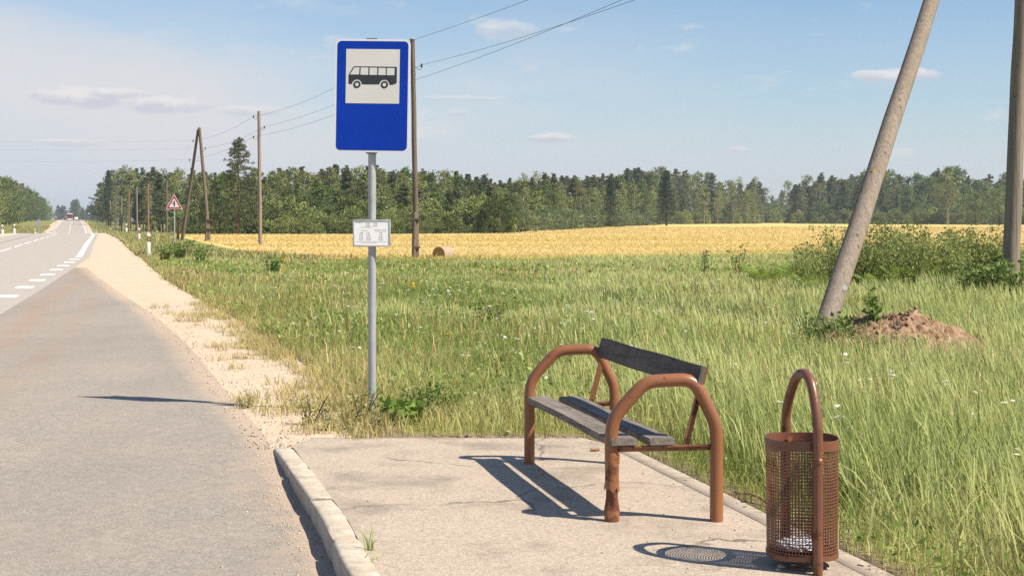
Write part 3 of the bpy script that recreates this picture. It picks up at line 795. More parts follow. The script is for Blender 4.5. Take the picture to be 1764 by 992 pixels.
# ------------------------------------------------------------------ bench
BA = Vector((.511, 7.316, 0)); BB = Vector((.111, 9.04, 0))
def make_bench():
    L = (BB - BA).length; v = (BB - BA) / L
    t = empty('bench', BA, 0, 'park bench with brown tubular end hoops, grey seat planks and a blackened back plank', 'bench')
    def W(u, s, z): return Vector((u, 0, z)) + v * s                # u across (image right), s along the bench, z up
    arch = [(0, .0), (0, .22), (0, .40), (.003, .47), (.018, .525), (.050, .575), (.095, .627), (.140, .676), (.175, .703), (.215, .717), (.260, .721), (.315, .724), (.370, .725), (.410, .715), (.440, .690), (.462, .655), (.490, .598), (.515, .545), (.533, .495), (.540, .44), (.541, .38), (.541, .2), (.541, 0)]
    # far hoop: whole
    pts = smooth_path([W(u, L, z - (.02 if z == 0 else 0)) for u, z in arch], 5)
    b = MB(); b.tube(pts, .0335, 20); b.build('end_hoop', M['brown'], t, ang=60)
    # near hoop: its left leg is crushed and rusted through low down, so that leg ends above a bare inner stump
    up = [(.004, .165), (.002, .22)] + arch[2:]
    pts = smooth_path([W(u, 0, z - (.02 if z == 0 else 0)) for u, z in up], 5)
    b = MB(); b.tube(pts, .0345, 20); hoop = b.build('end_hoop', M['brown'], t, ang=60); hoop['label'] = 'near hoop with its left leg dented and rusted through'
    k = MB(); n = 20; vs = []; prof = [(-.02, .034, .038), (.02, .039, .034), (.055, .041, .026), (.085, .036, .022), (.12, .031, .026), (.155, .030, .031), (.175, .031, .031)]
    for z, rx, ry in prof:
        for i in range(n):
            a = 2 * math.pi * i / n; d = .72 if (4 <= i <= 6 or 13 <= i <= 15) and .03 < z < .14 else 1
            vs.append((rx * math.cos(a) * d + .003, ry * math.sin(a) * d + random.uniform(-.001, .001), z))
    k.add(vs, [(r * n + i, r * n + (i + 1) % n, (r + 1) * n + (i + 1) % n, (r + 1) * n + i) for r in range(len(prof) - 1) for i in range(n)])
    k.m = [1 if i // n < 2 else 0 for i in range(len(k.f))]; k.build('crushed_leg', [M['bare_rust'], M['brown_worn']], hoop, ang=50)
    sl = MB(); n = 26; vs = []                                      # torn, peeling sleeve edge
    for j, (z, r) in enumerate(((.34, .0352), (.27, .0356), (.20, .0362), (.165, .0372))):
        for i in range(n):
            a = 2 * math.pi * i / n; rr = r + (random.uniform(0, .005) if j == 3 else 0)
            zz = z + (random.uniform(-.018, .014) if j == 3 else 0)
            vs.append((rr * math.cos(a) + .003, rr * math.sin(a), zz))
    sl.add(vs, [(r * n + i, (r + 1) * n + i, (r + 1) * n + (i + 1) % n, r * n + (i + 1) % n) for r in range(3) for i in range(n)])
    sl.build('peeling_sleeve', M['brown_worn'], hoop, ang=40)
    # seat bars, back bars
    for s, nm in ((0, 'near'), (L, 'far')):
        b = MB(); c = W(.27, s, .385)
        Rb = Matrix.Translation(c) @ Matrix.Rotation(math.radians(-1.2), 4, 'Y')
        b.box((0, 0, 0), (.50, .035, .006), Rb); b.box((0, .0155, -.014), (.50, .005, .026), Rb)
        b.build('seat_bar', M['brown_worn'], t, ang=20)
        p0, p1 = W(.375, s + (.012 if s == 0 else -.012), .385), W(.478, s + (.012 if s == 0 else -.012), .795)
        d = (p1 - p0); ang = math.atan2(d.x, d.z)
        b = MB(); Rb = Matrix.Translation((p0 + p1) / 2) @ Matrix.Rotation(ang, 4, 'Y')
        b.box((0, 0, 0), (.006, .034, d.length), Rb); b.box((.016, (.0145 if s == 0 else -.0145), 0), (.026, .005, d.length - .002), Rb)
        b.build('back_bar', M['brown_worn'], t, ang=20)
        for u in (.05, .21, .30):
            b = MB(); b.tube([W(u, s, .384), W(u, s, .366)], .008, 6); b.build('bolt', M['bolt'], t)
    # planks (mesh x along the plank so that the grain runs with it)
    ang = math.atan2(v.y, v.x)
    def plank(name, mat, u, z, w, th, l0, l1, tilt=0, sag=.0):
        bm = bmesh.new(); bmesh.ops.create_cube(bm, size=1)
        for q in bm.verts: q.co = Vector((q.co.x * (l1 - l0), q.co.y * w, q.co.z * th))
        bmesh.ops.subdivide_edges(bm, edges=[e for e in bm.edges if abs((e.verts[0].co - e.verts[1].co).x) > .1], cuts=10)
        bmesh.ops.bevel(bm, geom=[e for e in bm.edges if not (e.calc_length() < .3 and len(e.link_faces) == 2 and e.calc_face_angle(0) < .1)], offset=.005, segments=2, affect='EDGES', clamp_overlap=True)
        for q in bm.verts:
            x = q.co.x; q.co.z += .0025 * math.sin(x * 5 + u * 20) + random.uniform(-.0006, .0006); q.co.y += .002 * math.sin(x * 7)
        me = bpy.data.meshes.new(name); bm.to_mesh(me); bm.free(); me.materials.append(mat)
        me.polygons.foreach_set('use_smooth', [True] * len(me.polygons)); me.set_sharp_from_angle(angle=math.radians(30))
        o = link(name, me, t); c = W(u, (l0 + l1) / 2, z)
        o.matrix_local = Matrix.Translation(c) @ Matrix.Rotation(ang, 4, 'Z') @ Matrix.Rotation(tilt, 4, 'X')
        return o
    plank('seat_plank', M['seat_wood'], .052, .409, .142, .038, -.045, L + .02)
    plank('seat_plank', M['seat_wood'], .252, .409, .138, .038, -.03, L - .0)
    # back plank: upright, leaning with the bars
    o = plank('back_plank', M['back_wood'], .450, .738, .126, .034, -.028, L - .03, math.radians(-90 + 13))
make_bench()

# ------------------------------------------------------------------ litter bin
def make_bin():
    Y0 = 6.2; X0 = XA(1409, Y0)
    cx, cy = XA(1382, 6.38), 6.385
    t = empty('litter_bin', (cx, cy, 0), 0, 'rusty brown litter bin, a perforated metal basket held in a tall tube hoop', 'litter bin')
    fx, fy = X0 - cx, Y0 - cy; rx, ry = XA(1354.5, 6.56) - cx, 6.565 - cy
    def H(s, z): return (fx + (rx - fx) * s, fy + (ry - fy) * s, z)
    path = smooth_path([H(0, -.03), H(0, .35), H(0, .60), H(.012, .655), H(.075, .735), H(.18, .815), H(.30, .853), H(.45, .862), H(.62, .845), H(.78, .79), H(.93, .71), H(.99, .655), H(1, .60), H(1, .4), H(1, -.03)], 5)
    b = MB(); b.tube(path, .0218, 18); b.build('hoop', M['brown_bin'], t, ang=60)
    r, z0, z1 = .157, .065, .535; nc, nr = 68, 32
    # perforated sheet: each cell a frame of four quads around a square hole
    V, Fq = [], []
    for th in (0, .0022):
        rr = r - th; base = len(V)
        dz = (z1 - z0) / nr; hole = .72
        for i in range(nc):
            for j in range(nr):
                a0, a1 = i / nc, (i + 1) / nc; b0, b1 = z0 + j * dz, z0 + (j + 1) * dz
                m = (1 - hole) / 2; A0, A1 = a0 + (a1 - a0) * m, a1 - (a1 - a0) * m; B0, B1 = b0 + dz * m, b1 - dz * m
                n = len(V)
                for aa, zz in ((a0, b0), (a1, b0), (a1, b1), (a0, b1), (A0, B0), (A1, B0), (A1, B1), (A0, B1)):
                    w = 2 * math.pi * aa; V.append((rr * math.cos(w), rr * math.sin(w), zz))
                q = [(n, n + 1, n + 5, n + 4), (n + 1, n + 2, n + 6, n + 5), (n + 2, n + 3, n + 7, n + 6), (n + 3, n, n + 4, n + 7)]
                Fq += q if th == 0 else [f[::-1] for f in q]
    # hole walls
    half = len(V) // 2
    for c in range(nc * nr):
        n = c * 8
        for k in range(4):
            a, bq = n + 4 + k, n + 4 + (k + 1) % 4
            Fq.append((a, bq, bq + half, a + half))
    # dents: a slight out-of-round
    V = [(x * (1 + .018 * math.sin(2 * math.atan2(y, x) + 4 * z)), y * (1 + .018 * math.sin(2 * math.atan2(y, x) + 1)), z) for x, y, z in V]
    me = mesh_np('basket', V, [np.array(Fq)], None, M['brown_bin']); link('basket', me, t)
    def band(name, za, zb, ro, ri):
        k = MB(); n = 64; vs = []
        for z, q in ((za, ro), (zb, ro), (zb, ri), (za, ri)):
            for i in range(n):
                w = 2 * math.pi * i / n; s = 1 + .012 * math.sin(2 * w + 4 * z); vs.append((q * math.cos(w) * s, q * math.sin(w) * s, z + .003 * math.sin(w * 3)))
        k.add(vs, [(j * n + i, j * n + (i + 1) % n, ((j + 1) % 4) * n + (i + 1) % n, ((j + 1) % 4) * n + i) for j in range(4) for i in range(n)])
        k.build(name, M['brown_bin'], t, ang=30)
    band('rim', .530, .575, .162, .1565); band('base_ring', .048, .070, .161, .155)
    k = MB(); k.prism(circ(0, 0, .154, 48), -.003, .003, Matrix.Translation((0, 0, .058)) @ Matrix.Rotation(math.radians(90), 4, 'X')); k.build('base_plate', M['bare_rust'], t)
    for s, zz in ((0, .50), (1, .545)):
        p = Vector(H(s, zz)); d = Vector((p.x, p.y, 0)).normalized()
        k = MB(); q = p + d * (.021 if s == 0 else -.045)
        k.tube([q, q + d * .006, q + d * .011], [.013, .012, .006], 12); k.build('bolt', M['brown_worn'], t)
    # crumpled white bag inside (a thing of its own)
    k = bmesh.new(); bmesh.ops.create_icosphere(k, subdivisions=4, radius=1)
    for q in k.verts:
        n = q.co.normalized(); f = .82 + .5 * (abs(math.sin(n.x * 7 + n.z * 3)) - .5) * .4 + random.uniform(-.05, .05)
        q.co = Vector((n.x * .115 * f - .015, n.y * .115 * f, .094 + n.z * .030 * f))
    me = bpy.data.meshes.new('litter_bag'); k.to_mesh(me); k.free(); me.materials.append(M['bag'])
    o = link('litter_bag', me, None, (cx, cy, 0)); tag(o, 'crumpled white plastic bag lying at the bottom of the rusty bin', 'plastic bag')
make_bin()

# ------------------------------------------------------------------ utility poles and wires
def insulator_mb(dst, hook, base, out, up=.16):
    """hook from the pole (base) curling out to a pin with a bell insulator"""
    base = Vector(base); out = Vector(out)
    dst.tube(smooth_path([base, base + out * .35 + Vector((0, 0, .0)), base + out * .55 + Vector((0, 0, -.10)), base + out * .9 + Vector((0, 0, -.12)), base + out + Vector((0, 0, -.02))], 4), .011, 6)
    p = base + out
    k = MB(); k.tube([p + Vector((0, 0, z)) for z in (-.02, .0, .03, .05, .08, .10, .13, .14)], [.03, .055, .05, .028, .048, .045, .03, .012], 10)
    return k
def tree_pole(px_b, py_b, Y, px_t, py_t, r0, r1, mat, label, hooks=(), group=None, stub=False, name='utility_pole', sink=.4, cap=False):
    X = XA(px_b, Y); z = min(ZA(py_b, Y), tz(X, Y) + .02); zz = tz(X, Y)
    t = empty(name, (X, Y, zz), 0, label, 'utility pole', group)
    top = Vector((XA(px_t, Y) - X, 0, ZA(py_t, Y) - zz))
    b = MB(); n = 9
    b.tube([top * (i / n) + (Vector((0, 0, -sink)) if i == 0 else Vector((random.uniform(-.01, .01), 0, 0)) * (0 < i < n)) for i in range(n + 1)], [r0 + (r1 - r0) * i / n for i in range(n + 1)], 14, jit=.03)
    b.build('pole', mat, t, ang=50)
    if cap:
        b = MB(); b.tube([top + Vector((0, 0, -.02)), top + Vector((0, 0, .015)), top + Vector((0, 0, .06))], [r1 + .03, r1 + .03, .03], 14); b.build('pole_cap', M['galv'], t)
    if stub:                                                    # buried stub post bolted alongside the pole
        b = MB(); b.tube([(-.10, -.22, -sink), (-.07, -.20, 2.05)], [.10, .09], 12, jit=.05); b.build('stub_post', M['pole_dark'], t)
        for z in (.55, 1.75):
            b = MB(); b.box((0, -.1, z), (.34, .42, .07)); b.build('pole_clamp', M['bolt'], t)
    att = []
    for dx, hz in hooks:
        p = top * ((hz - zz) / top.z) if top.z else Vector()
        h = MB(); k = insulator_mb(h, None, p, (dx, -.12, 0)); hk = h.build('hook', M['bolt'], t); k.build('insulator', M['ceramic'], hk)
        att.append(Vector((X, Y, zz)) + p + Vector((dx, -.12, .08)))
    return t, Vector((X, Y, zz)), top, att
def wire(p, q, sag, label, r=.006):
    pts = [p.lerp(q, i / 24) - Vector((0, 0, sag * 4 * (i / 24) * (1 - i / 24))) for i in range(25)]
    b = MB(); o = pts[0]; b.tube([x - o for x in pts], r, 5); w = b.build('overhead_wire', M['wire'], None, ang=180, loc=o); tag(w, label, 'wire', 'wires of the overhead line')
def make_poles():
    # nearest pole with its raking strut (their tops meet above the picture)
    Xp, Yp = POLE_FG; zp = tz(Xp, Yp)
    t = empty('utility_pole', (Xp, Yp, zp), 0, 'nearest weathered utility pole at right with a raking timber strut', 'utility pole')
    top = Vector((.40, 0, 9.2)); n = 12
    b = MB(); b.tube([top * (i / n) + Vector((random.uniform(-.012, .012), 0, -.5 if i == 0 else 0)) for i in range(n + 1)], [.148 - .03 * i / n for i in range(n + 1)], 22, jit=.03)
    b.build('pole', M['pole'], t, ang=50)
    Yb = 17.9; base = Vector((XA(1411, Yb), Yb, tz(XA(1411, Yb), Yb)))
    # direction: passes the image point (1606, 0) on its way to the pole top
    Yk = 21.7; pk = Vector((XA(1605, Yk), Yk, ZA(0, Yk)))
    d = pk - base; end = base + d * 1.8
    off = Vector((Xp, Yp, zp))
    b = MB(); n = 12
    b.tube([base - off + d * (1.8 * i / n) + (-d.normalized() * .4 if i == 0 else Vector((random.uniform(-.008, .008), 0, 0))) for i in range(n + 1)], [.136 - .032 * i / n for i in range(n + 1)], 22, jit=.035)
    strut = b.build('strut', M['pole'], t, ang=50); strut['label'] = 'leaning timber strut with a white disc and yellow triangle'
    def on_strut(py, px=None):
        lo, hi = 0, 1.75
        for _ in range(40):
            m = (lo + hi) / 2; q = base + d * m; y = HY + (EYE - q.z) * F / q.y
            if y > py: lo = m
            else: hi = m
        return base + d * lo
    q = on_strut(495); rr = .145
    b = MB(); b.tube([Vector((.055, -.150, 0)), Vector((.058, -.128, 0))], .036, 14); w = b.build('marker_disc', M['plastic'], strut, loc=q - off)
    q = on_strut(299)
    b = MB(); b.prism([(-.075, -.06), (.0, -.06), (-.035, .07)], -.152, -.135); b.build('yellow_triangle_plate', M['yellow'], strut, loc=q - off + Vector((-.02, 0, 0)))
    A = [Vector((Xp + top.x, Yp, zp)) + Vector((x, y, z - zp)) for x, y, z in ((0, 0, 9.12), (.30, 0, 8.25), (-.25, 0, 8.62))]
    # second pole, behind the bus stop sign
    Y1 = 61
    _, b1, t1, a1 = tree_pole(717.5, 440, Y1, 710.5, 68, .125, .10, M['pole_dark'], 'dark utility pole standing right behind the blue bus stop sign', hooks=((.38, ZA(116, Y1)),), stub=True, cap=True)
    W1 = [b1 + t1 + Vector((.05, 0, -.02)), a1[0], Vector((b1.x + t1.x * .8, Y1, ZA(139, Y1)))]
    # third pole
    Y2 = 92
    _, b2, t2, a2 = tree_pole(448.5, 422, Y2, 446, 192, .125, .10, M['pole'], 'lone straight utility pole between the bus stop sign and the tall pine', hooks=((-.32, ZA(203, Y2)), (.36, ZA(221, Y2)), (-.34, ZA(238, Y2))))
    W2 = [a2[0], a2[1], a2[2]]
    # A-shaped pole
    Y3 = 112; X3 = XA(361, Y3); z3 = tz(X3, Y3)
    t = empty('utility_pole', (X3, Y3, z3), 0, 'grey A-shaped double utility pole with a raking leg', 'utility pole')
    tp = Vector((XA(343.5, Y3) - X3, 0, ZA(220, Y3) - z3))
    b = MB(); b.tube([Vector((0, 0, -.4)), tp * .5, tp], [.15, .135, .11], 14, jit=.03); b.build('pole', M['pole_dark'], t, ang=50)
    b = MB(); b.tube([Vector((-.22, -.2, -.4)), Vector((-.20, -.2, 2.0))], [.1, .09], 12); b.build('stub_post', M['pole_dark'], t, ang=50)
    lb = Vector((XA(310, Y3 + 1) - X3, 1.5, tz(XA(310, Y3 + 1), Y3 + 1.5) - z3))
    b = MB(); b.tube([lb - Vector((0, 0, .4)), (lb + tp) * .5, tp + Vector((-.12, .1, -.15))], [.135, .12, .10], 14, jit=.03); b.build('raking_leg', M['pole_dark'], t, ang=50)
    b = MB(); b.tube([lb + Vector((-.3, -.2, -.4)), lb + Vector((-.12, -.2, 1.5))], [.12, .11], 10); b.build('stub_post', M['pole_brown'], t, ang=50)
    for z in (1.0, 1.7):
        b = MB(); b.box((-.05, -.1, z), (.5, .5, .07)); b.build('pole_clamp', M['bolt'], t)
    W3 = []
    for px, py, sx in ((333, 238, -1), (354, 251, 1), (327, 271, -1)):
        z = ZA(py + 6, Y3) - z3; p = tp * (z / tp.z); o = Vector((XA(px, Y3) - X3, -.1, z)) - p
        h = MB(); k = insulator_mb(h, None, p, (o.x, -.1, 0)); hk = h.build('hook', M['bolt'], t); k.build('insulator', M['ceramic'], hk)
        W3.append(Vector((X3, Y3, z3)) + p + Vector((o.x, -.1, .08)))
    names = ('topmost', 'middle', 'lowest')
    for i in range(3):
        wire(A[i], W1[i], (.25, .35, .30)[i], f'{names[i]} wire from the nearest pole to the pole behind the bus stop sign', .008)
        wire(W1[i], W2[i], (.55, .30, .35)[i], f'{names[i]} wire between the pole behind the sign and the lone pole', .008)
        wire(W2[i], W3[i], (.30, .25, .25)[i], f'{names[i]} wire between the lone pole and the A-shaped pole', .008)
    # wires crossing the road to the left of the A-shaped pole
    for i, (py, zz) in enumerate(((243, 0), (257, 0), (277, 0))):
        wire(W3[i], Vector((XA(-60, Y3 + 6), Y3 + 6, ZA(py, Y3 + 6))), .12, f'{names[i]} faint wire crossing the road left of the A-shaped pole', .0035)
        wire(W3[i], Vector((XA(287, 206), 206, ZA(312 + i * 6, 206))), .4, f'{names[i]} wire running down from the A-shaped pole to the pole behind it', .003)
    # receding row beyond, without visible wires
    row = [(287.5, 405, 206, 287, 311, 'pole_dark', 'slim grey pole just left of the A-shaped pole'), (255.5, 396, 225, 255, 318, 'pole_brown', 'brown pole standing just left of the red triangle sign'),
           (236.5, 394, 262, 235.5, 321, 'pole', 'pale pole second to the left of the brown pole'), (222, 393, 285, 222, 325, 'pole_brown', 'brownish pole at the dark edge of the roadside wood'),
           (209.5, 391, 330, 209.5, 337, 'pole', 'pale short pole in front of the dark roadside wood'), (199, 389, 380, 199, 341, 'pole_dark', 'thin grey pole far down the right roadside'),
           (190.5, 387, 430, 190, 345, 'pole', 'thin pale pole far down the right roadside'), (183, 385, 470, 183, 341, 'pole_dark', 'thin dark pole at the left end of the tall wood'),
           (180, 384, 560, 179.5, 347, 'pole_brown', 'farthest brown pole beside the road')]
    for px, py, Y, pxt, pyt, mt, lab in row:
        tree_pole(px, py, Y, pxt, pyt, .16, .13, M[mt], lab, group='poles receding along the right roadside')
make_poles()

# ------------------------------------------------------------------ road signs, marker posts, vehicles, bale
def make_warning_sign():
    Y = 80; X = XA(300.5, Y); z = tz(X, Y)
    t = empty('warning_sign', (X, Y, z), 0, 'red edged triangular side road warning sign on a grey post', 'road sign')
    b = MB(); b.tube([(0, 0, -.3), (0, 0, ZA(338, Y) - z)], .038, 12); b.build('post', M['galv'], t)
    def tri(s, r=.04):
        h = s * math.sqrt(3) / 2; c = [(0, h * 2 / 3), (-s / 2, -h / 3), (s / 2, -h / 3)]; out = []
        for i in range(3):
            p = Vector(c[i]).to_3d(); a = (Vector(c[i - 1]).to_3d() - p).normalized(); bq = (Vector(c[(i + 1) % 3]).to_3d() - p).normalized()
            for k in range(5):
                u = k / 4; q = p + a * (r * (1 - u) ** 2 * 1.7) + bq * (r * u ** 2 * 1.7); out.append((q.x, q.y))
        return out
    zc = ZA(352, Y) - z; R = Matrix.Translation((0, -.06, zc))
    b = MB(); b.prism(tri(.96), 0, .015, R); p = b.build('sign_plate', M['white_film'], t, ang=30)
    b = MB(); b.prism(tri(.88), -.002, -.0005, R); b.build('red_border', M['red_film'], p, ang=30)
    b = MB(); b.prism(tri(.60, .03), -.004, -.0022, R); b.build('white_field', M['white_film'], p, ang=30)
    b = MB(); b.prism([(-.035, -.11), (.045, -.11), (.045, .17), (.005, .21), (-.035, .17)], -.006, -.0042, R); b.prism([(-.14, .03), (-.0355, .03), (-.0355, .075), (-.14, .075)], -.006, -.0042, R)
    b.build('side_road_symbol', M['black_film'], p, ang=30)
make_warning_sign()

def post_proto():
    t = empty('marker_post', (0, 0, 0), 0, 'x', 'marker post', 'white roadside marker posts')
    w, d = .13, .05
    b = MB(); b.box((0, 0, .33), (w, d, .96), bev=.012); b.prism([(-w / 2, .81), (w / 2, .81), (w / 2, 1.0), (-w / 2, 1.08)], -d / 2, d / 2); b.build('body', M['plastic'], t, ang=40)
    b = MB(); b.prism([(-w / 2 - .003, .68), (w / 2 + .003, .66), (w / 2 + .003, .88), (-w / 2 - .003, .90)], -d / 2 - .003, d / 2 + .003); k = b.build('black_band', M['black_pl'], t, ang=30)
    b = MB(); b.prism([(-.028, .70), (.028, .70), (.028, .86), (-.028, .86)], -d / 2 - .008, -d / 2 - .004); b.build('reflector', M['amber'], k, ang=30)
    return t
def make_marker_posts():
    proto = post_proto()
    lst = [(256.5, 441, 59.5, 'nearest white marker post with black band, on the right verge'), (240, 413, 96, 'second white marker post on the right verge'),
           (218, 399, 150, 'third white marker post on the right verge'), (190.5, 395, 205, 'fourth white marker post on the right verge'),
           (175, 393, 250, 'fifth small white marker post on the right verge'), (163, 391, 300, 'first of the two pale posts by the side road'), (166, 391, 306, 'second of the two pale posts by the side road'),
           (151, 383, 520, 'farthest marker post on the right verge'),
           (4.5, 404, 136, 'leftmost white marker post at the edge of the photo'), (25, 402, 150, 'tall white marker post second from the left edge'), (61, 397, 205, 'third white marker post on the left verge'),
           (77, 396, 240, 'fourth white marker post on the left verge'), (87.5, 393, 290, 'first of the cluster of small posts on the left verge'), (90.5, 392, 300, 'second of the cluster of small posts on the left verge'),
           (94, 391, 315, 'third of the cluster of small posts on the left verge'), (105.5, 380, 600, 'far white post beside the red lorry'), (109, 379, 640, 'farthest white post beside the red lorry')]
    first = True
    for px, py, Y, lab in lst:
        o = proto if first else copy_tree(proto); first = False
        X = XA(px, Y); s = 1.0 if Y < 130 else 1.12
        o.location = (X, Y, tz(X, Y) - .02); o['label'] = lab; o.rotation_euler.z = .1 if X > E(Y) else .2; o.scale = (s * (1.25 if Y > 130 else 1), s, s)
make_marker_posts()

def make_small_signs():
    for px, py, pt, Y, kind, lab in ((66.5, 398, 378, 190, 'tri', 'grey back of a triangular sign on the left verge'), (96, 386, 372, 420, 'sq', 'tiny far square sign on the left verge'),
                                     (153.5, 384, 367, 560, 'blue', 'tiny far blue and white sign on the right verge')):
        X = XA(px, Y); z = tz(X, Y); top = ZA(pt, Y) - z
        t = empty('road_sign', (X, Y, z), 0, lab, 'road sign')
        b = MB(); b.tube([(0, 0, -.3), (0, 0, top - .1)], .045, 8); b.build('post', M['galv'], t)
        b = MB()
        if kind == 'tri': b.prism([(-.5, top - .75), (.5, top - .75), (0, top + .1)], -.07, -.05)
        elif kind == 'sq': b.prism(rrect(-.45, top - .8, .45, top + .1, .08), -.07, -.05)
        else: b.prism(rrect(-.5, top - 1.1, .5, top + .1, .08), -.07, -.05)
        p = b.build('sign_plate', M['galv'] if kind != 'blue' else M['blue'], t, ang=30)
        if kind == 'blue':
            b = MB(); b.prism([(-.35, top - .5), (.35, top - .5), (.35, top - .05), (-.35, top - .05)], -.08, -.071); b.build('white_panel', M['white_film'], p, ang=30)
make_small_signs()

def wheel(t, x, y, r, w):
    b = MB(); b.tube([(x - w / 2, y, r), (x + w / 2, y, r)], r, 20); k = b.build('wheel', M['rubber'], t)
    b = MB(); b.tube([(x - w / 2 - .02, y, r), (x + w / 2 + .02, y, r)], r * .5, 14); b.build('rim', M['alu'], k)
def make_vehicles():
    # red lorry coming over the rise: local +Y is away from the camera, front faces -Y
    Y = 655; X = XA(120.3, Y)
    t = empty('lorry', (X, Y, float(RZ(Y))), math.radians(17), 'red lorry with a white box body coming over the far rise', 'lorry')
    b = MB(); b.box((0, 1.1, 1.75), (2.45, 2.0, 2.2), bev=.12); cab = b.build('cab', M['red_paint'], t)
    b = MB(); b.box((0, .115, 2.15), (2.1, .05, .8), bev=.02); b.build('windscreen', M['glass'], cab)
    b = MB(); b.box((0, .09, 1.05), (1.7, .06, .35)); b.build('grille', M['black_pl'], cab)
    b = MB(); b.box((0, .02, .62), (2.5, .3, .38), bev=.05); b.build('bumper', M['white_paint'], t)
    for s in (-1, 1):
        b = MB(); b.box((s * .95, -.15, .68), (.34, .06, .18), bev=.02); b.build('headlight', M['alu'], t)
        b = MB(); b.box((s * 1.38, .25, 2.2), (.14, .1, .5), bev=.02); b.build('mirror', M['black_pl'], t)
    b = MB(); b.box((0, 1.3, 2.98), (2.3, 1.5, .3), bev=.08); b.build('roof_deflector', M['white_paint'], t)
    b = MB(); b.box((0, 6.0, 1.98), (2.45, 7.4, 2.1), bev=.05); b.build('cargo_box', M['white_paint'], t)
    b = MB(); b.box((0, 5.2, .78), (.9, 9.2, .25)); b.build('chassis', M['black_pl'], t)
    for yy in (1.3, 7.0, 8.3):
        for s in (-1, 1): wheel(t, s * 1.05, yy, .5, .32)
    # white car behind
    Y = 715; X = XA(131.5, Y)
    t = empty('car', (X, Y, float(RZ(Y))), math.radians(17), 'white car driving away at the top of the far rise', 'car')
    b = MB(); prof = [(-2.1, .35), (2.1, .35), (2.15, .75), (2.0, .95), (1.0, 1.02), (-1.9, 1.0), (-2.15, .85)]
    Rz = Matrix.Rotation(math.radians(90), 4, 'Z'); b.prism(prof, -.85, .85, Rz); body = b.build('body', M['white_paint'], t, ang=25)
    b = MB(); b.prism([(-1.7, 1.0), (.9, 1.0), (.2, 1.48), (-1.1, 1.5)], -.74, .74, Rz); cabin = b.build('cabin', M['white_paint'], t, ang=25)
    b = MB(); b.prism([(-1.45, 1.06), (.6, 1.06), (.12, 1.42), (-1.05, 1.42)], -.75, .75, Rz); b.build('side_window', M['glass'], cabin, ang=25)
    b = MB(); b.box((0, -1.47, 1.24), (1.2, .05, .28), Matrix.Rotation(0, 4, 'X')); b.build('rear_window', M['glass'], cabin)
    for s in (-1, 1):
        b = MB(); b.box((s * .68, -2.14, .8), (.25, .04, .14)); b.build('tail_light', M['red_film'], body)
        for yy in (-1.3, 1.35): wheel(t, s * .78, yy, .32, .2)
make_vehicles()

def make_bale():
    Y = 64; X = XA(764, Y); z = tz(X, Y)
    t = empty('hay_bale', (X, Y, z - .10), math.radians(-118), 'round hay bale lying in long grass at the edge of the yellow field', 'hay bale')
    r, L = .33, .85; n = 40
    b = MB(); b.tube([(x, 0, r - .03) for x in np.linspace(-L / 2, L / 2, 9)], [r * (.97 if i in (0, 8) else 1) for i in range(9)], n, caps=False, jit=.03); b.build('roll', M['straw'], t, ang=60)
    for s in (-1, 1):
        b = MB(); vs = [(s * (L / 2 + .01 * math.sin(k * 2)), (r * .97 - k * .05) * math.cos(2 * math.pi * i / n), r - .03 + (r * .97 - k * .05) * math.sin(2 * math.pi * i / n)) for k in range(7) for i in range(n)]
        fs = [(k * n + i, k * n + (i + 1) % n, (k + 1) * n + (i + 1) % n, (k + 1) * n + i) for k in range(6) for i in range(n)] + [tuple(range(6 * n, 7 * n))]
        if s > 0: pass
        b.add(vs, [f if s > 0 else f[::-1] for f in fs]); b.build('straw_end', M['straw_end'], t, ang=60)
make_bale()

# ------------------------------------------------------------------ foliage tools
def leaf_quads(C, size, col, up=0.0, aspect=.55, droop=None):
    """diamond leaves at centres C (n,3); size (n,), col (n,3)"""
    n = len(C)
    a = rng.normal(size=(n, 3)); 
    if droop is not None: a = a * .55 + droop
    a /= np.linalg.norm(a, axis=1, keepdims=True) + 1e-9
    r = rng.normal(size=(n, 3)); r[:, 2] *= (1 - up)
    b = np.cross(a, r); b /= np.linalg.norm(b, axis=1, keepdims=True) + 1e-9
    s = np.asarray(size)[:, None] * .5
    V = np.stack([C - a * s, C + b * s * aspect - a * s * .1, C + a * s, C - b * s * aspect - a * s * .1], 1).reshape(-1, 3)
    Fq = np.arange(4 * n).reshape(n, 4)
    return V, Fq, np.repeat(col, 4, 0)
def join_np(parts):
    V, Fs, Cs, n = [], [], [], 0
    for v, f, c in parts:
        V.append(v); Fs.append(f + n); Cs.append(c); n += len(v)
    return np.concatenate(V), Fs, np.concatenate(Cs)
def clumps(cen, rad, per, flat, base, dv=.28, lv=.22, size=.3, aspect=.55, up=.0, hue=None):
    """leaf clusters round clump centres, each cluster with its own tone (leaf age, not shading)"""
    m = len(cen); rad = np.broadcast_to(rad, (m,)); k = per * m
    idx = np.repeat(np.arange(m), per)
    d = rng.normal(size=(k, 3)); d /= np.linalg.norm(d, axis=1, keepdims=True); d *= (rng.random((k, 1)) ** .5)
    d[:, 2] *= flat
    C = cen[idx] + d * rad[idx][:, None]
    ct = 1 + dv * (rng.random(m) * 2 - 1)
    col = np.array(base)[None] * ct[idx][:, None] * (1 + lv * (rng.random((k, 1)) * 2 - 1))
    if hue is not None:
        w = (rng.random(m) ** 2)[idx][:, None] * .6; col = col * (1 - w) + np.array(hue)[None] * w
    return leaf_quads(C, size * (.7 + .6 * rng.random(k)), col, up, aspect)
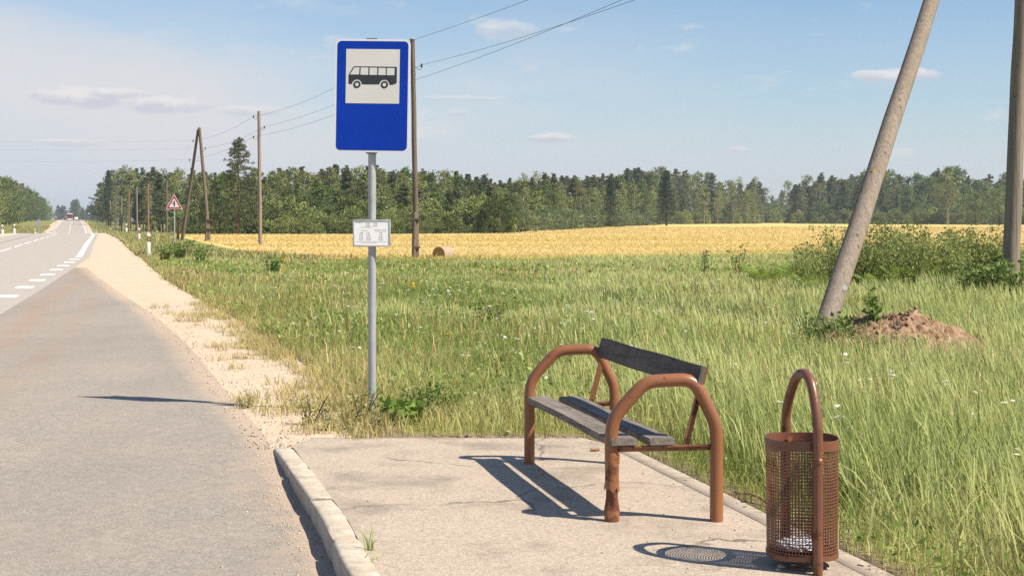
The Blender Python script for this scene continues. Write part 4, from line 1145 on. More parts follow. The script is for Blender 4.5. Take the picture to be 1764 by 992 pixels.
def trunk_mesh(name, pts, rs, mat, limbs=()):
    b = MB(); b.tube(pts, rs, 9, jit=.08)
    for p, q, r in limbs: b.tube([p, (Vector(p) + Vector(q)) / 2 + Vector((0, 0, .05)), q], [r, r * .7, r * .25], 5)
    me = bpy.data.meshes.new(name); me.from_pydata(b.v, [], b.f); me.materials.append(mat)
    me.polygons.foreach_set('use_smooth', [True] * len(b.f)); return me

PINE = (.110, .132, .052); SPRUCE = (.075, .105, .042); BIRCH = (.215, .240, .075); OAK = (.125, .175, .045); WILLOW = (.25, .28, .085)
def proto_pine(h=15, crown0=.42, wid=2.3, seed=0):
    pts = [(0, 0, -.3), (.08 * math.sin(seed), .05, h * .3), (.12 * math.cos(seed * 2), .08 * math.sin(seed * 3), h * .7), (0, 0, h * .97)]
    cen, rad, limbs = [], [], []
    z = h * crown0
    while z < h * .985:
        t = (z / h - crown0) / (1 - crown0); R = wid * (1 - t) ** .85 * (.6 + .6 * rng.random()) * (.7 + .3 * min(1, t * 4)) + .16
        for k in range(rng.integers(3, 6)):
            a = rng.random() * 6.28; rr = R * (.55 + .6 * rng.random())
            tip = np.array([math.cos(a) * rr, math.sin(a) * rr, z + rr * (.12 + .25 * rng.random())])
            limbs.append(((0, 0, z), tuple(tip), .06))
            for f in (.55, .8, 1.0):
                if rr * f > .35: cen.append(np.array([0, 0, z]) * (1 - f) + tip * f + rng.normal(size=3) * .18); rad.append((.40 + .30 * rng.random()) * (1.15 - .6 * t))
            cen.append(np.array([0, 0, z]) * .6 + tip * .4); rad.append(.5 - .25 * t)
        z += h * .034 * (.8 + .5 * rng.random()) * (1.2 - .5 * t)
    cen.append(np.array([0, 0, h * .985])); rad.append(.22)
    cr = clumps(np.array(cen), np.array(rad), 22, .6, PINE, .3, .2, .40, .34, hue=(.16, .17, .055))
    return trunk_mesh('pine_trunk', pts, [.17, .14, .10, .03], M['bark'], limbs), mesh_np('pine_crown', *join_np([cr])[:2], join_np([cr])[2], M['needle'])
def proto_spruce(h=15, wid=2.2):
    cen, rad, limbs = [], [], []; z = h * .10
    while z < h * .985:
        t = (z / h - .10) / .90; R = wid * (1 - t) ** .9 * (.85 + .3 * rng.random()) + .12
        n = rng.integers(5, 8)
        for k in range(n):
            a = k * 6.28 / n + rng.random() * .8; rr = R * (.75 + .4 * rng.random())
            tip = np.array([math.cos(a) * rr, math.sin(a) * rr, z - rr * .18])
            limbs.append(((0, 0, z), tuple(tip), .04))
            for f in (.4, .7, 1.0): cen.append(np.array([0, 0, z + .1]) * (1 - f) + tip * f + rng.normal(size=3) * .08); rad.append(.30 + .25 * (1 - t) * (1.1 - f * .5))
        z += h * .032 * (1.25 - .6 * t)
    cr = clumps(np.array(cen), np.array(rad), 12, .5, SPRUCE, .28, .2, .36, .34)
    V, Fs, C = join_np([cr])
    return trunk_mesh('spruce_trunk', [(0, 0, -.3), (0, 0, h * .5), (0, 0, h * .98)], [.17, .11, .02], M['bark_dark'], limbs), mesh_np('spruce_crown', V, Fs, C, M['needle'])
def proto_broad(h, wid, base, c0=.2, name='birch', bark='birch', ell=1.0, per=16, size=.34, lean=0, hue=None, n=95, narrow=1.0):
    cen, rad, limbs = [], [], []
    for i in range(n):
        t = rng.random() ** .85; z = h * (c0 + (1 - c0) * t)
        prof = (math.sin(math.pi * min(1, (t * .86 + .12))) ** .75) * ell * narrow
        a = rng.random() * 6.28; rr = wid * prof * (.30 + .75 * rng.random() ** .6)
        p = np.array([math.cos(a) * rr + lean * t, math.sin(a) * rr, z + rng.normal() * .2]); cen.append(p); rad.append(wid * (.20 + .20 * rng.random()))
        if i % 3 == 0: limbs.append(((lean * t * .6, 0, max(z - rr * .9, h * c0 * .6)), tuple(p), .05))
    cr = clumps(np.array(cen), np.array(rad), per, .75, base, .30, .25, size, .62, hue=hue)
    V, Fs, C = join_np([cr])
    return trunk_mesh(name + '_trunk', [(0, 0, -.3), (lean * .3, .06, h * .4), (lean * .8, 0, h * .9)], [.03 * h * .45, .012 * h * .6, .02], M[bark], limbs), mesh_np(name + '_crown', V, Fs, C, M['leaf'])
def proto_bush(h, wid, base, hue=None, name='bush', n=70, per=22, size=.26):
    cen, rad, limbs = [], [], []
    for i in range(n):
        t = rng.random(); z = h * (.06 + .9 * t); prof = (1 - (max(0, t - .25) / .75) ** 2.2) ** .5
        a = rng.random() * 6.28; rr = wid * prof * (.35 + .65 * rng.random() ** .5)
        cen.append(np.array([math.cos(a) * rr, math.sin(a) * rr, z])); rad.append(wid * (.17 + .16 * rng.random()))
        if i % 5 == 0: limbs.append(((rng.normal() * .15, rng.normal() * .15, .0), tuple(cen[-1]), .03))
    cr = clumps(np.array(cen), np.array(rad), per, .8, base, .28, .25, size, .6, hue=hue); V, Fs, C = join_np([cr])
    return trunk_mesh(name + '_stems', [(0, 0, -.2), (.02, 0, h * .6)], [.06, .02], M['bark_dark'], limbs), mesh_np(name + '_crown', V, Fs, C, M['leaf'])

def put_tree(pr, X, Y, h, h0, label, group=None, name='pine_tree', cat='tree', wx=1.0, parts=('trunk', 'crown'), sink=.1):
    z = tz(X, Y); s = h / h0
    o = empty(name, (X, Y, z - sink), random.random() * 6.28, label, cat, group); o.scale = (s * wx, s * wx, s)
    link(parts[0], pr[0], o); link(parts[1], pr[1], o)
    return o

def make_woods():
    pines = [proto_pine(15, c, w, i) for i, (c, w) in enumerate(((.22, 2.9), (.32, 2.6), (.16, 3.0), (.38, 2.7), (.27, 2.3)))]
    spruces = [proto_spruce(15, w) for w in (2.3, 1.9)]
    birches = [proto_broad(13, w, BIRCH, c, ell=1, hue=(.26, .26, .09), narrow=.8, lean=l) for w, c, l in ((2.4, .22, .2), (2.0, .3, -.3), (2.6, .15, .0))]
    dark = [proto_broad(11, w, OAK, .10, 'oak', 'bark_dark', per=18, n=110, size=.36) for w in (3.2, 2.7)]
    bushes = [proto_bush(4, 2.0, WILLOW, (.19, .22, .07)), proto_bush(4, 2.4, (.21, .255, .07), (.25, .26, .10)), proto_bush(4, 1.9, (.16, .205, .055), (.2, .22, .08))]
    roundb = proto_bush(4.6, 2.55, (.095, .145, .036), None, 'bush', 120, 34, .26)
    willow = proto_bush(3.4, 2.1, (.145, .185, .080), (.18, .20, .10), 'willow', 80, 22, .26)
    zones = [(150, 235, 'by the far right roadside'), (235, 345, 'behind the red triangle sign'), (345, 450, 'round the lone tall conifer'),
             (450, 580, 'just left of the bus sign'), (580, 720, 'behind the grey sign post'), (720, 900, 'behind the round hay bale'), (900, 1130, 'across the yellow field'),
             (1130, 1345, 'left of the gap in the wood'), (1345, 1480, 'right of the gap in the wood'), (1480, 1620, 'to the right of the leaning strut'), (1620, 2100, 'beside the nearest utility pole')]
    def zone(px):
        for a, b, s in zones:
            if a <= px < b: return s
        return 'at the edge of the photo'
    kinds = {'pine_tree': ('tall pine in the wood', 'pines'), 'spruce_tree': ('pointed dark spruce in the wood', 'spruces'), 'birch_tree': ('light green birch in the wood', 'birches'), 'oak_tree': ('rounded dark leafy tree of the wood', 'leafy trees')}
    def place(kind, px, Y, top_py, wx=1.0):
        X = XA(px, Y); h = ZA(top_py, Y) - tz(X, Y)
        if h < 2: return
        h = min(h, 24)
        pr, h0 = {'pine_tree': (random.choice(pines), 15), 'spruce_tree': (random.choice(spruces), 15), 'birch_tree': (random.choice(birches), 13), 'oak_tree': (random.choice(dark), 11)}[kind]
        lab, grp = kinds[kind]; zn = zone(px)
        if h < 10: wx *= 1.2
        wx *= .95 + .45 * random.random()
        if kind == 'pine_tree' and h > 13: wx *= 1.12
        return put_tree(pr, X, Y, h, h0, f'{lab} {zn}', f'{grp} {zn}', kind, wx=wx)
    # the wood right of the road: back rows carry the skyline, front rows step down
    px = 178.0
    while px < 1990:
        Yf = float(FF(px)); dens = 11 + rng.random() * 6
        if px > 1764: dens *= 2
        for row, (d0, d1, drop0, drop1) in enumerate(((75, 125, -5, 13), (38, 70, 2, 24), (10, 32, 16, 46))):
            if px < 250 and row == 0: d0, d1 = 60, 220
            qx = px + rng.normal() * 4; Y = Yf + d0 + (d1 - d0) * rng.random()
            gap = 1318 < qx < 1352
            sk = float(SKY(qx)) + drop0 + (drop1 - drop0) * rng.random() ** 1.5
            if XA(qx, Y) < E(Y) + 7: continue
            r = rng.random()
            if qx < 330: kind = 'birch_tree' if r < .5 else 'pine_tree'
            elif qx < 900: kind = ('pine_tree' if r < .7 else 'birch_tree' if r < .85 else 'spruce_tree') if row == 0 else ('birch_tree' if r < .5 else 'oak_tree' if r < .75 else 'pine_tree')
            elif qx < 1130: kind = 'pine_tree' if row < 2 and r < .7 else 'birch_tree' if r < .8 else 'oak_tree'
            elif qx < 1345: kind = 'birch_tree' if r < .42 else 'pine_tree'
            elif qx < 1480: kind = 'pine_tree' if r < .6 else 'birch_tree'
            else: kind = 'oak_tree' if r < .45 else 'birch_tree' if r < .75 else 'pine_tree'
            place(kind, qx, Y, sk, 1.1 if row == 0 else 1.0)
        px += dens
    # second, deeper row to close the wood where its trunks let the sky through
    for px in np.arange(215, 1760, 19):
        Y = float(FF(px)) + 140 + 60 * rng.random()
        if 1310 < px < 1356: Y += 120
        place('pine_tree' if rng.random() < .7 else 'spruce_tree', px + rng.normal() * 3, Y, float(SKY(px)) + 2 + 14 * rng.random(), 1.2)
    for px in np.arange(1128, 1990, 9):
        q = px + rng.normal() * 3; Y = float(FF(q)) + 6 + 40 * rng.random()
        if 1318 < q < 1350: Y = 640 + 60 * rng.random()
        place('oak_tree' if rng.random() < .6 else 'birch_tree', q, Y, 345 + 22 * rng.random(), 1.5)
    # outstanding trees
    place('spruce_tree', 1148, 380, 292, 1.35); place('spruce_tree', 1052, 320, 302, 1.1); place('oak_tree', 378, 190, 308, 1.0); place('spruce_tree', 187, 455, 292)
    place('birch_tree', 1633, 430, 287, 1.5); place('oak_tree', 1680, 420, 332, 1.3); place('oak_tree', 1722, 410, 322, 1.3)
    for q in (1213, 1236, 1263, 1275, 1288, 1300): place('birch_tree', q, 500 + 20 * rng.random(), 315 + 12 * rng.random() - (12 if q == 1300 else 0), .75)
    # hedge of bushes along the wood's front
    def bush(pr, h0, px, Y, top, lab, grp=None, nm='bush', wx=1.0):
        X = XA(px, Y); h = ZA(top, Y) - tz(X, Y)
        put_tree(pr, X, Y, max(h, .8), h0, lab, grp, nm, 'bush', wx, ('stems', 'crown'))
    for px in np.arange(318, 880, 12.5):
        for row in (0, 1):
            q = px + rng.normal() * 4; Y = float(FF(q)) + (2 + 5 * rng.random() if row == 0 else 8 + 8 * rng.random())
            top = (336 + 34 * rng.random()) if row == 1 else (366 + 18 * rng.random())
            if q < 345: top += 6
            if 800 < q and row == 0: top += 6
            bush(random.choice(bushes), 4, q, Y, top, f'yellow green bush fronting the wood {zone(q)}', f'bushes {zone(q)}', wx=1.0 if row else 1.15)
    for px, top in ((498, 338), (530, 335), (555, 318), (480, 352), (650, 345), (690, 352), (745, 350), (770, 346), (800, 352), (820, 358), (605, 335), (440, 345), (420, 330)):
        Y = float(FF(px)) + 12 + 6 * rng.random(); X = XA(px, Y); h = ZA(top, Y) - tz(X, Y)
        put_tree(random.choice(dark), X, Y, h, 11, f'rounded dark leafy tree of the wood {zone(px)}', f'leafy trees {zone(px)}', 'oak_tree', wx=1.5 if h < 6 else 1.2)
    bush(roundb, 4.6, 852, 177, 338, 'big round dark green bush at the field edge, largest of the bushes', None, wx=.92)
    for px in np.arange(905, 1122, 13):
        q = px + rng.normal() * 3; Y = float(FF(q)) - 6 + 8 * rng.random()
        bush(willow, 3.4, q, Y, 358 + 8 * rng.random(), 'grey green willow bush in the row across the yellow field', 'willow bushes beyond the middle of the yellow field', 'willow_bush', 1.25)
    for px in np.arange(1128, 1990, 9):
        q = px + rng.normal() * 4; Y = float(FF(q)) - 4 + 8 * rng.random()
        if 1316 < q < 1350: Y = 620 + 30 * rng.random()
        bush(random.choice(bushes), 4, q, Y, 356 + 16 * rng.random(), f'low bush at the foot of the wood {zone(q)}', f'low bushes {zone(q)}')
    # left side of the road
    lab = 'leafy roadside tree in the row left of the road'; g = 'trees in the row left of the road'
    for Y in np.concatenate([np.linspace(285, 560, 30), np.linspace(580, 1200, 26)]):
        for row in (0, 1, 2):
            y = Y + rng.normal() * 4; X = E(y) - 21 - row * 8 - 5 * rng.random(); px = CX + F * X / y
            if px < -130: continue
            h = 14.8 + 2.6 * rng.random() - (2.5 if row == 0 else 0); k = rng.random()
            pr, h0, nm = (random.choice(birches), 13, 'birch_tree') if k < .55 else (random.choice(dark), 11, 'oak_tree') if k < .75 else (random.choice(pines), 15, 'pine_tree')
            nl = {'birch_tree': 'light green birch', 'oak_tree': 'rounded dark leafy tree', 'pine_tree': 'dark pine'}[nm]
            put_tree(pr, X, y, h, h0, f'{nl} in the row left of the road', f'{nl} row left of the road', nm, wx=1.25)
    # far wood right of the road and where the road vanishes
    for Y in np.linspace(600, 1500, 42):
        for row in (0, 1):
            y = Y + rng.normal() * 6; X = E(y) + 12 + row * 10 + 5 * rng.random()
            put_tree(random.choice(pines + birches), X, y, 14.5 + 3 * rng.random(), 14.5, 'hazy tree of the far wood right of the road', 'hazy trees of the far wood on the right of the rise', 'pine_tree', wx=1.2)
    for i in range(26):
        px = 96 + 62 * rng.random(); Y = 1450 + 250 * rng.random(); X = XA(px, Y)
        put_tree(random.choice(pines + dark), X, Y, (EYE - tz(X, Y)) + (378 - 355 - 6 * rng.random() + (9 if 124 < px < 136 else 0)) * Y / F, 13.5, 'hazy tree closing the view at the end of the road', 'hazy trees closing the view at the end of the road', 'pine_tree', wx=1.4)
    # the lone layered conifer
    h = 12.3; cen, rad, limbs = [], [], []
    for z, R, n in ((12.2, .25, 3), (11.8, .55, 4), (11.4, .8, 4), (11.0, 1.1, 5), (10.6, .9, 4), (10.1, 1.2, 5), (9.6, 1.6, 6), (9.1, 1.3, 5), (8.6, 1.8, 6), (8.1, 2.0, 6), (7.6, 1.6, 5), (7.0, 2.2, 7), (6.4, 2.3, 6), (5.8, 1.9, 6), (5.2, 2.3, 7), (4.5, 2.2, 6), (3.8, 2.2, 6), (3.1, 2.0, 6), (2.4, 1.8, 5), (1.8, 1.5, 5)):
        for k in range(n):
            a = k * 6.28 / n + rng.random() * .9; rr = R * (.7 + .45 * rng.random()); tip = np.array([math.cos(a) * rr, math.sin(a) * rr, z + .25 - .22 * rr + rng.normal() * .22])
            limbs.append(((0, 0, z), tuple(tip), .045))
            for f in (.45, .75, 1.0): cen.append(np.array([0, 0, z]) * (1 - f) + tip * f + rng.normal(size=3) * .12); rad.append(.26 + .30 * rng.random())
    cr = clumps(np.array(cen), np.array(rad), 26, .50, (.075, .098, .034), .3, .2, .27, .34, hue=(.11, .12, .036)); V, Fs, C = join_np([cr])
    Y = 186; X = XA(411, Y); pr = (trunk_mesh('pine_trunk', [(0, 0, -.3), (.06, 0, 5), (-.05, 0, 9), (.0, 0, 12.2)], [.17, .13, .08, .02], M['bark'], limbs), mesh_np('pine_crown', V, Fs, C, M['needle']))
    o = put_tree(pr, X, Y, ZA(240, Y) - tz(X, Y), 12.3, 'lone tall conifer with layered branches standing above the wood left of the sign', None, 'pine_tree'); o.rotation_euler.z = .4
make_woods()

# ------------------------------------------------------------------ grass, crop, weeds
def blades(X, Y, Z, H, Wd, col, tipcol, bend=.35, seg=2, az=None, flop=None):
    n = len(X)
    a = rng.random(n) * 2 * np.pi if az is None else az
    dx, dy = np.cos(a), np.sin(a)                                  # bend direction
    f = rng.random(n) * 2 * np.pi; fx, fy = np.cos(f), np.sin(f)   # blade width direction
    bd = bend * (.3 + 1.1 * rng.random(n)) * H
    hs = (0, .55, 1.0) if seg == 2 else (0, .35, .7, 1.0)
    Vs, Cs = [], []
    for i, t in enumerate(hs):
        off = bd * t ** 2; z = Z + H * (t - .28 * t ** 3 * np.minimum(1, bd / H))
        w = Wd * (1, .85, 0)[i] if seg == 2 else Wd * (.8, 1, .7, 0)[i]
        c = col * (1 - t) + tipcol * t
        cx, cy = X + dx * off, Y + dy * off
        if t < 1:
            Vs.append(np.stack([cx - fx * w / 2, cy - fy * w / 2, z], 1)); Vs.append(np.stack([cx + fx * w / 2, cy + fy * w / 2, z], 1)); Cs += [c, c]
        else:
            Vs.append(np.stack([cx, cy, z], 1)); Cs.append(c)
    m = len(Vs); V = np.stack(Vs, 1).reshape(-1, 3); C = np.stack(Cs, 1).reshape(-1, 3); b = np.arange(n)[:, None] * m
    q = [b + np.array([[2 * i, 2 * i + 1, 2 * i + 3, 2 * i + 2]]) for i in range(seg - 1)]
    t = b + np.array([[2 * seg - 2, 2 * seg - 1, 2 * seg]])
    return V, np.concatenate(q), t, C
def pack(name, parts, mat, label, kind='stuff'):
    V, Q, T, C, n = [], [], [], [], 0
    for v, q, t, c in parts:
        V.append(v); Q.append(q + n); T.append(t + n); C.append(c); n += len(v)
    me = mesh_np(name, np.concatenate(V), [np.concatenate(Q), np.concatenate(T)], np.concatenate(C), mat)
    o = link(name, me); tag(o, label, kind=kind); return o

def ok_grass(X, Y):
    edge = .22 * (fbm(X * 1.6, Y * 1.6, 41) - .5) * sstep(10, 14, Y) * np.minimum(1, Y / 20) * 2
    k = (X > G(Y) + edge) & ((Y > PF - .01 + .07 * fbm(X * 3, Y * 3, 43)) | (X > PR(Y) + .01))
    w = sstep(-1.5, 1.5, Y - WY(X) + 3 * (fbm(X * .4, Y * .4, 45) - .5))
    k &= rng.random(len(X)) > w
    rm = ((X - MOUND[0]) / 1.05) ** 2 + ((Y - MOUND[1]) / 1.1) ** 2
    rm = np.minimum(rm, ((X - 5.0) / 1.0) ** 2 + ((Y - 15.6) / .85) ** 2)
    k &= rng.random(len(X)) < np.clip((rm - .6) * 1.3, .34 * (fbm(X * 2.2, Y * 2.2, 83) > .48) + .03, 1)
    return k
def sample(n, y0, y1, p, umax=.43):
    """points with density ~ Y**-p inside the view wedge (plus a margin)"""
    a = 2 - p; r = rng.random(n); Y = (y0 ** a + r * (y1 ** a - y0 ** a)) ** (1 / a)
    U = -.70 + 1.70 * rng.random(n)
    return U * (.40 * Y + 2.2), Y
GREEN = np.array((.265, .318, .084)); PALE = np.array((.53, .545, .225)); DRY = np.array((.56, .46, .20)); RED = np.array((.38, .22, .10)); BLUEG = np.array((.25, .32, .11))
def grass_tone(X, Y, n):
    a = fbm(X * .55, Y * .45, 51, 3)[:, None]; b = fbm(X * .28, Y * .20, 53, 3)[:, None]; d = fbm(X * 1.7, Y * 1.3, 55, 2)[:, None]
    c = GREEN * (1 - sstep(.35, .65, a)) + PALE * sstep(.35, .65, a) * .8 + GREEN * sstep(.35, .65, a) * .2
    edge = np.clip(1 - (X - G(Y)) / (.5 + .035 * Y), 0, 1)[:, None] * (Y > 9)[:, None]
    m = np.clip(sstep(.54, .72, b) * .45 + edge * .6 + sstep(.62, .78, d) * .3, 0, .9) * (.4 + .9 * rng.random((n, 1)))
    m = np.clip(m, 0, .9)
    c = c * (1 - m) + (DRY * .75 + RED * .25) * m
    r = (X > .3)[:, None] * sstep(.4, .6, fbm(X * .35, Y * .3, 57, 2))[:, None] * .5
    c = c * (1 - r) + (BLUEG * .5 + PALE * .5) * r
    return c * (.65 + .7 * rng.random((n, 1)))
def make_grass():
    parts = []
    # short dense understorey
    n = 560000; X, Y = sample(n, 3.2, 125, 1.45); k = ok_grass(X, Y); X, Y = X[k], Y[k]; n = len(X)
    db = np.minimum(np.where(Y > PF, Y - PF, 9), np.where(X > PR(np.minimum(Y, PF)), (X - PR(np.minimum(Y, PF))) + np.maximum(0, Y - PF), 9))
    low = .65 + .35 * sstep(0, .7, db)
    H = (.09 + .11 * rng.random(n) + .09 * fbm(X * .8, Y * .8, 61)) * low * (1 + .006 * np.minimum(Y, 30)) * (1 - .45 * sstep(28, 60, Y))
    W = (.0036 + .0026 * rng.random(n)) * np.maximum(1, Y / 9) ** .9
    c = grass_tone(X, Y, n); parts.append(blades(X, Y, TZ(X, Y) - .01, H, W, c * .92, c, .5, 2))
    # tall blades
    n = 270000; X, Y = sample(n, 3.6, 66, 1.45); k = ok_grass(X, Y); X, Y = X[k], Y[k]
    db = np.minimum(np.where(Y > PF, Y - PF, 9), np.where(X > PR(np.minimum(Y, PF)), (X - PR(np.minimum(Y, PF))) + np.maximum(0, Y - PF), 9))
    right = sstep(-.8, 1.2, X - .04 * (Y - 10)); want = sstep(.10, .9, db) * (.12 + .88 * right) * sstep(.2, 1.6, X - G(Y) + (Y < PF) * 9) * (.35 + .9 * sstep(.3, .6, fbm(X * .7, Y * .6, 63)))
    want = np.where((Y < 7.6) & (X < 2.4), want * .28, want)
    k = rng.random(len(X)) < want; X, Y, right = X[k], Y[k], right[k]; n = len(X)
    H = (.17 + .22 * rng.random(n)) * (.72 + .40 * right) * (.8 + .4 * fbm(X * .5, Y * .5, 65)) * (1 - .4 * sstep(26, 50, Y))
    W = (.0065 + .0065 * rng.random(n)) * np.maximum(1, Y / 12) ** .8
    c = grass_tone(X, Y, n); c = c * .6 + (PALE * (.75 + .5 * rng.random((n, 1)))) * .42
    az = rng.normal(size=n) * 1.2 + 2.9
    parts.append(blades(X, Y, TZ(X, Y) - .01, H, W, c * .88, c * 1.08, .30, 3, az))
    # dry flowering stems
    n = 12000; X, Y = sample(n, 9.5, 64, 1.1); k = ok_grass(X, Y); X, Y = X[k], Y[k]
    k = rng.random(len(X)) < (.25 + .75 * sstep(.45, .65, fbm(X * .25, Y * .18, 67))) * sstep(.5, 1.4, Y - PF + np.maximum(0, X - .7)); X, Y = X[k], Y[k]; n = len(X)
    H = (.26 + .20 * rng.random(n)) * (1 - .35 * sstep(26, 50, Y)); W = .0024 * np.maximum(1, Y / 7); c = np.where(rng.random((n, 1)) < .3, RED, DRY) * (.8 + .5 * rng.random((n, 1)))
    parts.append(blades(X, Y, TZ(X, Y), H, W, GREEN * np.ones((n, 1)) * .9 + c * .2, c, .25, 3))
    # broad-leaved herbs low in the sward
    m = 110000; X2, Y2 = sample(m, 3.6, 50, 1.5); k = ok_grass(X2, Y2); X2, Y2 = X2[k], Y2[k]
    k = rng.random(len(X2)) < sstep(.48, .62, fbm(X2 * .9, Y2 * .7, 81)) + .04; X2, Y2 = X2[k], Y2[k]; m = len(X2)
    cc = np.where(rng.random((m, 1)) < .6, np.array((.20, .32, .06)), np.array((.33, .40, .11))) * (.6 + .7 * rng.random((m, 1)))
    hv = .04 + .17 * rng.random(m); v, q, c3 = leaf_quads(np.stack([X2, Y2, TZ(X2, Y2) + hv], 1), (.022 + .04 * rng.random(m)) * np.maximum(1, Y2 / 14) ** .8, cc, .5, .5)
    herbs = mesh_np('herbs', v, [q], c3, M['grass']); tag(link('herbs', herbs), 'low broad leaved herbs mixed into the verge grass', kind='stuff')
    # narrow seed heads
    s = rng.random(n) < .5; m = int(s.sum())
    parts.append(blades(X[s] + rng.normal(size=m) * .03, Y[s] + rng.normal(size=m) * .03, TZ(X[s], Y[s]) + H[s] * .75, np.full(m, .14), .010 * np.maximum(1, Y[s] / 12) ** .8, c[s], c[s] * 1.1, .3, 2))
    # right foreground: long arching blades
    n = 2200; X = 1.7 + rng.random(n) * 2.0; Y = 4.6 + rng.random(n) * 5.0; k = ok_grass(X, Y) & (X > PR(Y) + .18) & (rng.random(n) < .25 + .75 * sstep(.40, .62, fbm(X * 1.7, Y * 1.7, 69))); X, Y = X[k], Y[k]; n = len(X)
    c = grass_tone(X, Y, n) * .6 + PALE * .4
    parts.append(blades(X, Y, TZ(X, Y), .22 + .26 * rng.random(n), .007 + .006 * rng.random(n), c * .8, c * 1.1, .6, 3))
    # far verge and field-margin grass, both sides of the road
    n = 150000; Y = 60 * (420 / 60) ** rng.random(n); s = rng.random(n) < .55
    X = np.where(s, G(np.minimum(Y, 420)) + rng.random(n) ** 1.4 * np.minimum(40, 10 + Y * .1), E(Y) - 10.0 - rng.random(n) ** 1.5 * 13)
    w = sstep(-2, 2, Y - WY(X)) * (X > G(Y) + 4); k = rng.random(n) > w; X, Y = X[k], Y[k]; n = len(X)
    c = (PALE * .55 + GREEN * .25 + DRY * .2) * (.6 + .7 * rng.random((n, 1))); c = np.where(rng.random((n, 1)) < .22, RED * .8, c)
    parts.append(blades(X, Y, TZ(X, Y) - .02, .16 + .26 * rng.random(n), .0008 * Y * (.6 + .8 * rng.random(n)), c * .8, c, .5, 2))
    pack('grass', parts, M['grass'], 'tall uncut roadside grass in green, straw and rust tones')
    # dry tufts on the gravel
    parts = []; cx = []; 
    n = 420; Y = 10.2 + 16 * rng.random(n) ** 1.4; X = B(Y) + (G(Y) - B(Y)) * (.12 + .9 * rng.random(n) ** .45)
    k = rng.random(n) < sstep(.42, .62, fbm(X * .9, Y * .5, 71)) * .8 + .08 + .5 * ((X - B(Y)) / (G(Y) - B(Y)) > .85); X, Y = X[k], Y[k]
    ex = np.array([P(425, 700), P(440, 692), P(415, 690), P(452, 706), P(530, 735), P(545, 725), P(560, 738), P(600, 742), P(520, 742), P(620, 740), P(585, 730), P(610, 725), P(630, 735), P(555, 745)]); X = np.concatenate([X, ex[:, 0]]); Y = np.concatenate([Y, ex[:, 1]])
    idx = np.repeat(np.arange(len(X)), 34); m = len(idx); X2 = X[idx] + rng.normal(size=m) * .07; Y2 = Y[idx] + rng.normal(size=m) * .07
    t = rng.random((len(X), 1)) ; c = (DRY * t + PALE * (1 - t) * .7 + RED * .2)[idx] * (.7 + .6 * rng.random((m, 1)))
    parts.append(blades(X2, Y2, TZ(X2, Y2) * 0 + RZ(Y2), .04 + .11 * rng.random(m), .004 + .004 * rng.random(m), c * .8, c, .7, 2))
    pack('dry_grass', parts, M['grass'], 'sparse dry tufts growing through the gravel shoulder')
    # crop
    n = 300000; Y = 60 * (330 / 60) ** (rng.random(n) ** 1.25); X = (rng.random(n) * 2 - 1) * .45 * Y
    w = sstep(-1.5, 1.5, Y - WY(X) + 3 * (fbm(X * .4, Y * .4, 45) - .5)); k = (rng.random(n) < w) & (X > E(Y) + 9); 
    px = CX + F * X / Y; k &= Y < FF(px) - 3; X, Y = X[k], Y[k]; n = len(X)
    bands = fbm(X * .03 + 7, Y * .16, 75, 3)[:, None]
    c = np.array((.64, .50, .19)) * (1 - sstep(.4, .6, bands)) + np.array((.72, .58, .28)) * sstep(.4, .6, bands)
    gr = np.clip((1 - sstep(1, 12, Y - WY(X)) + .5 * (fbm(X * .12, Y * .3, 77) - .5))[:, None], 0, 1) * .55 * (X > -6)[:, None]; c = c * (1 - gr) + np.array((.40, .42, .11)) * gr
    c = c * (.92 + .16 * rng.random((n, 1)))
    parts = [blades(X, Y, TZ(X, Y) - .02, .13 + .10 * rng.random(n), .0009 * Y * (.7 + .6 * rng.random(n)), c, c, 1.1, 2)]
    pack('wheat', parts, M['grass'], 'ripe golden cereal crop covering the field')
make_grass()

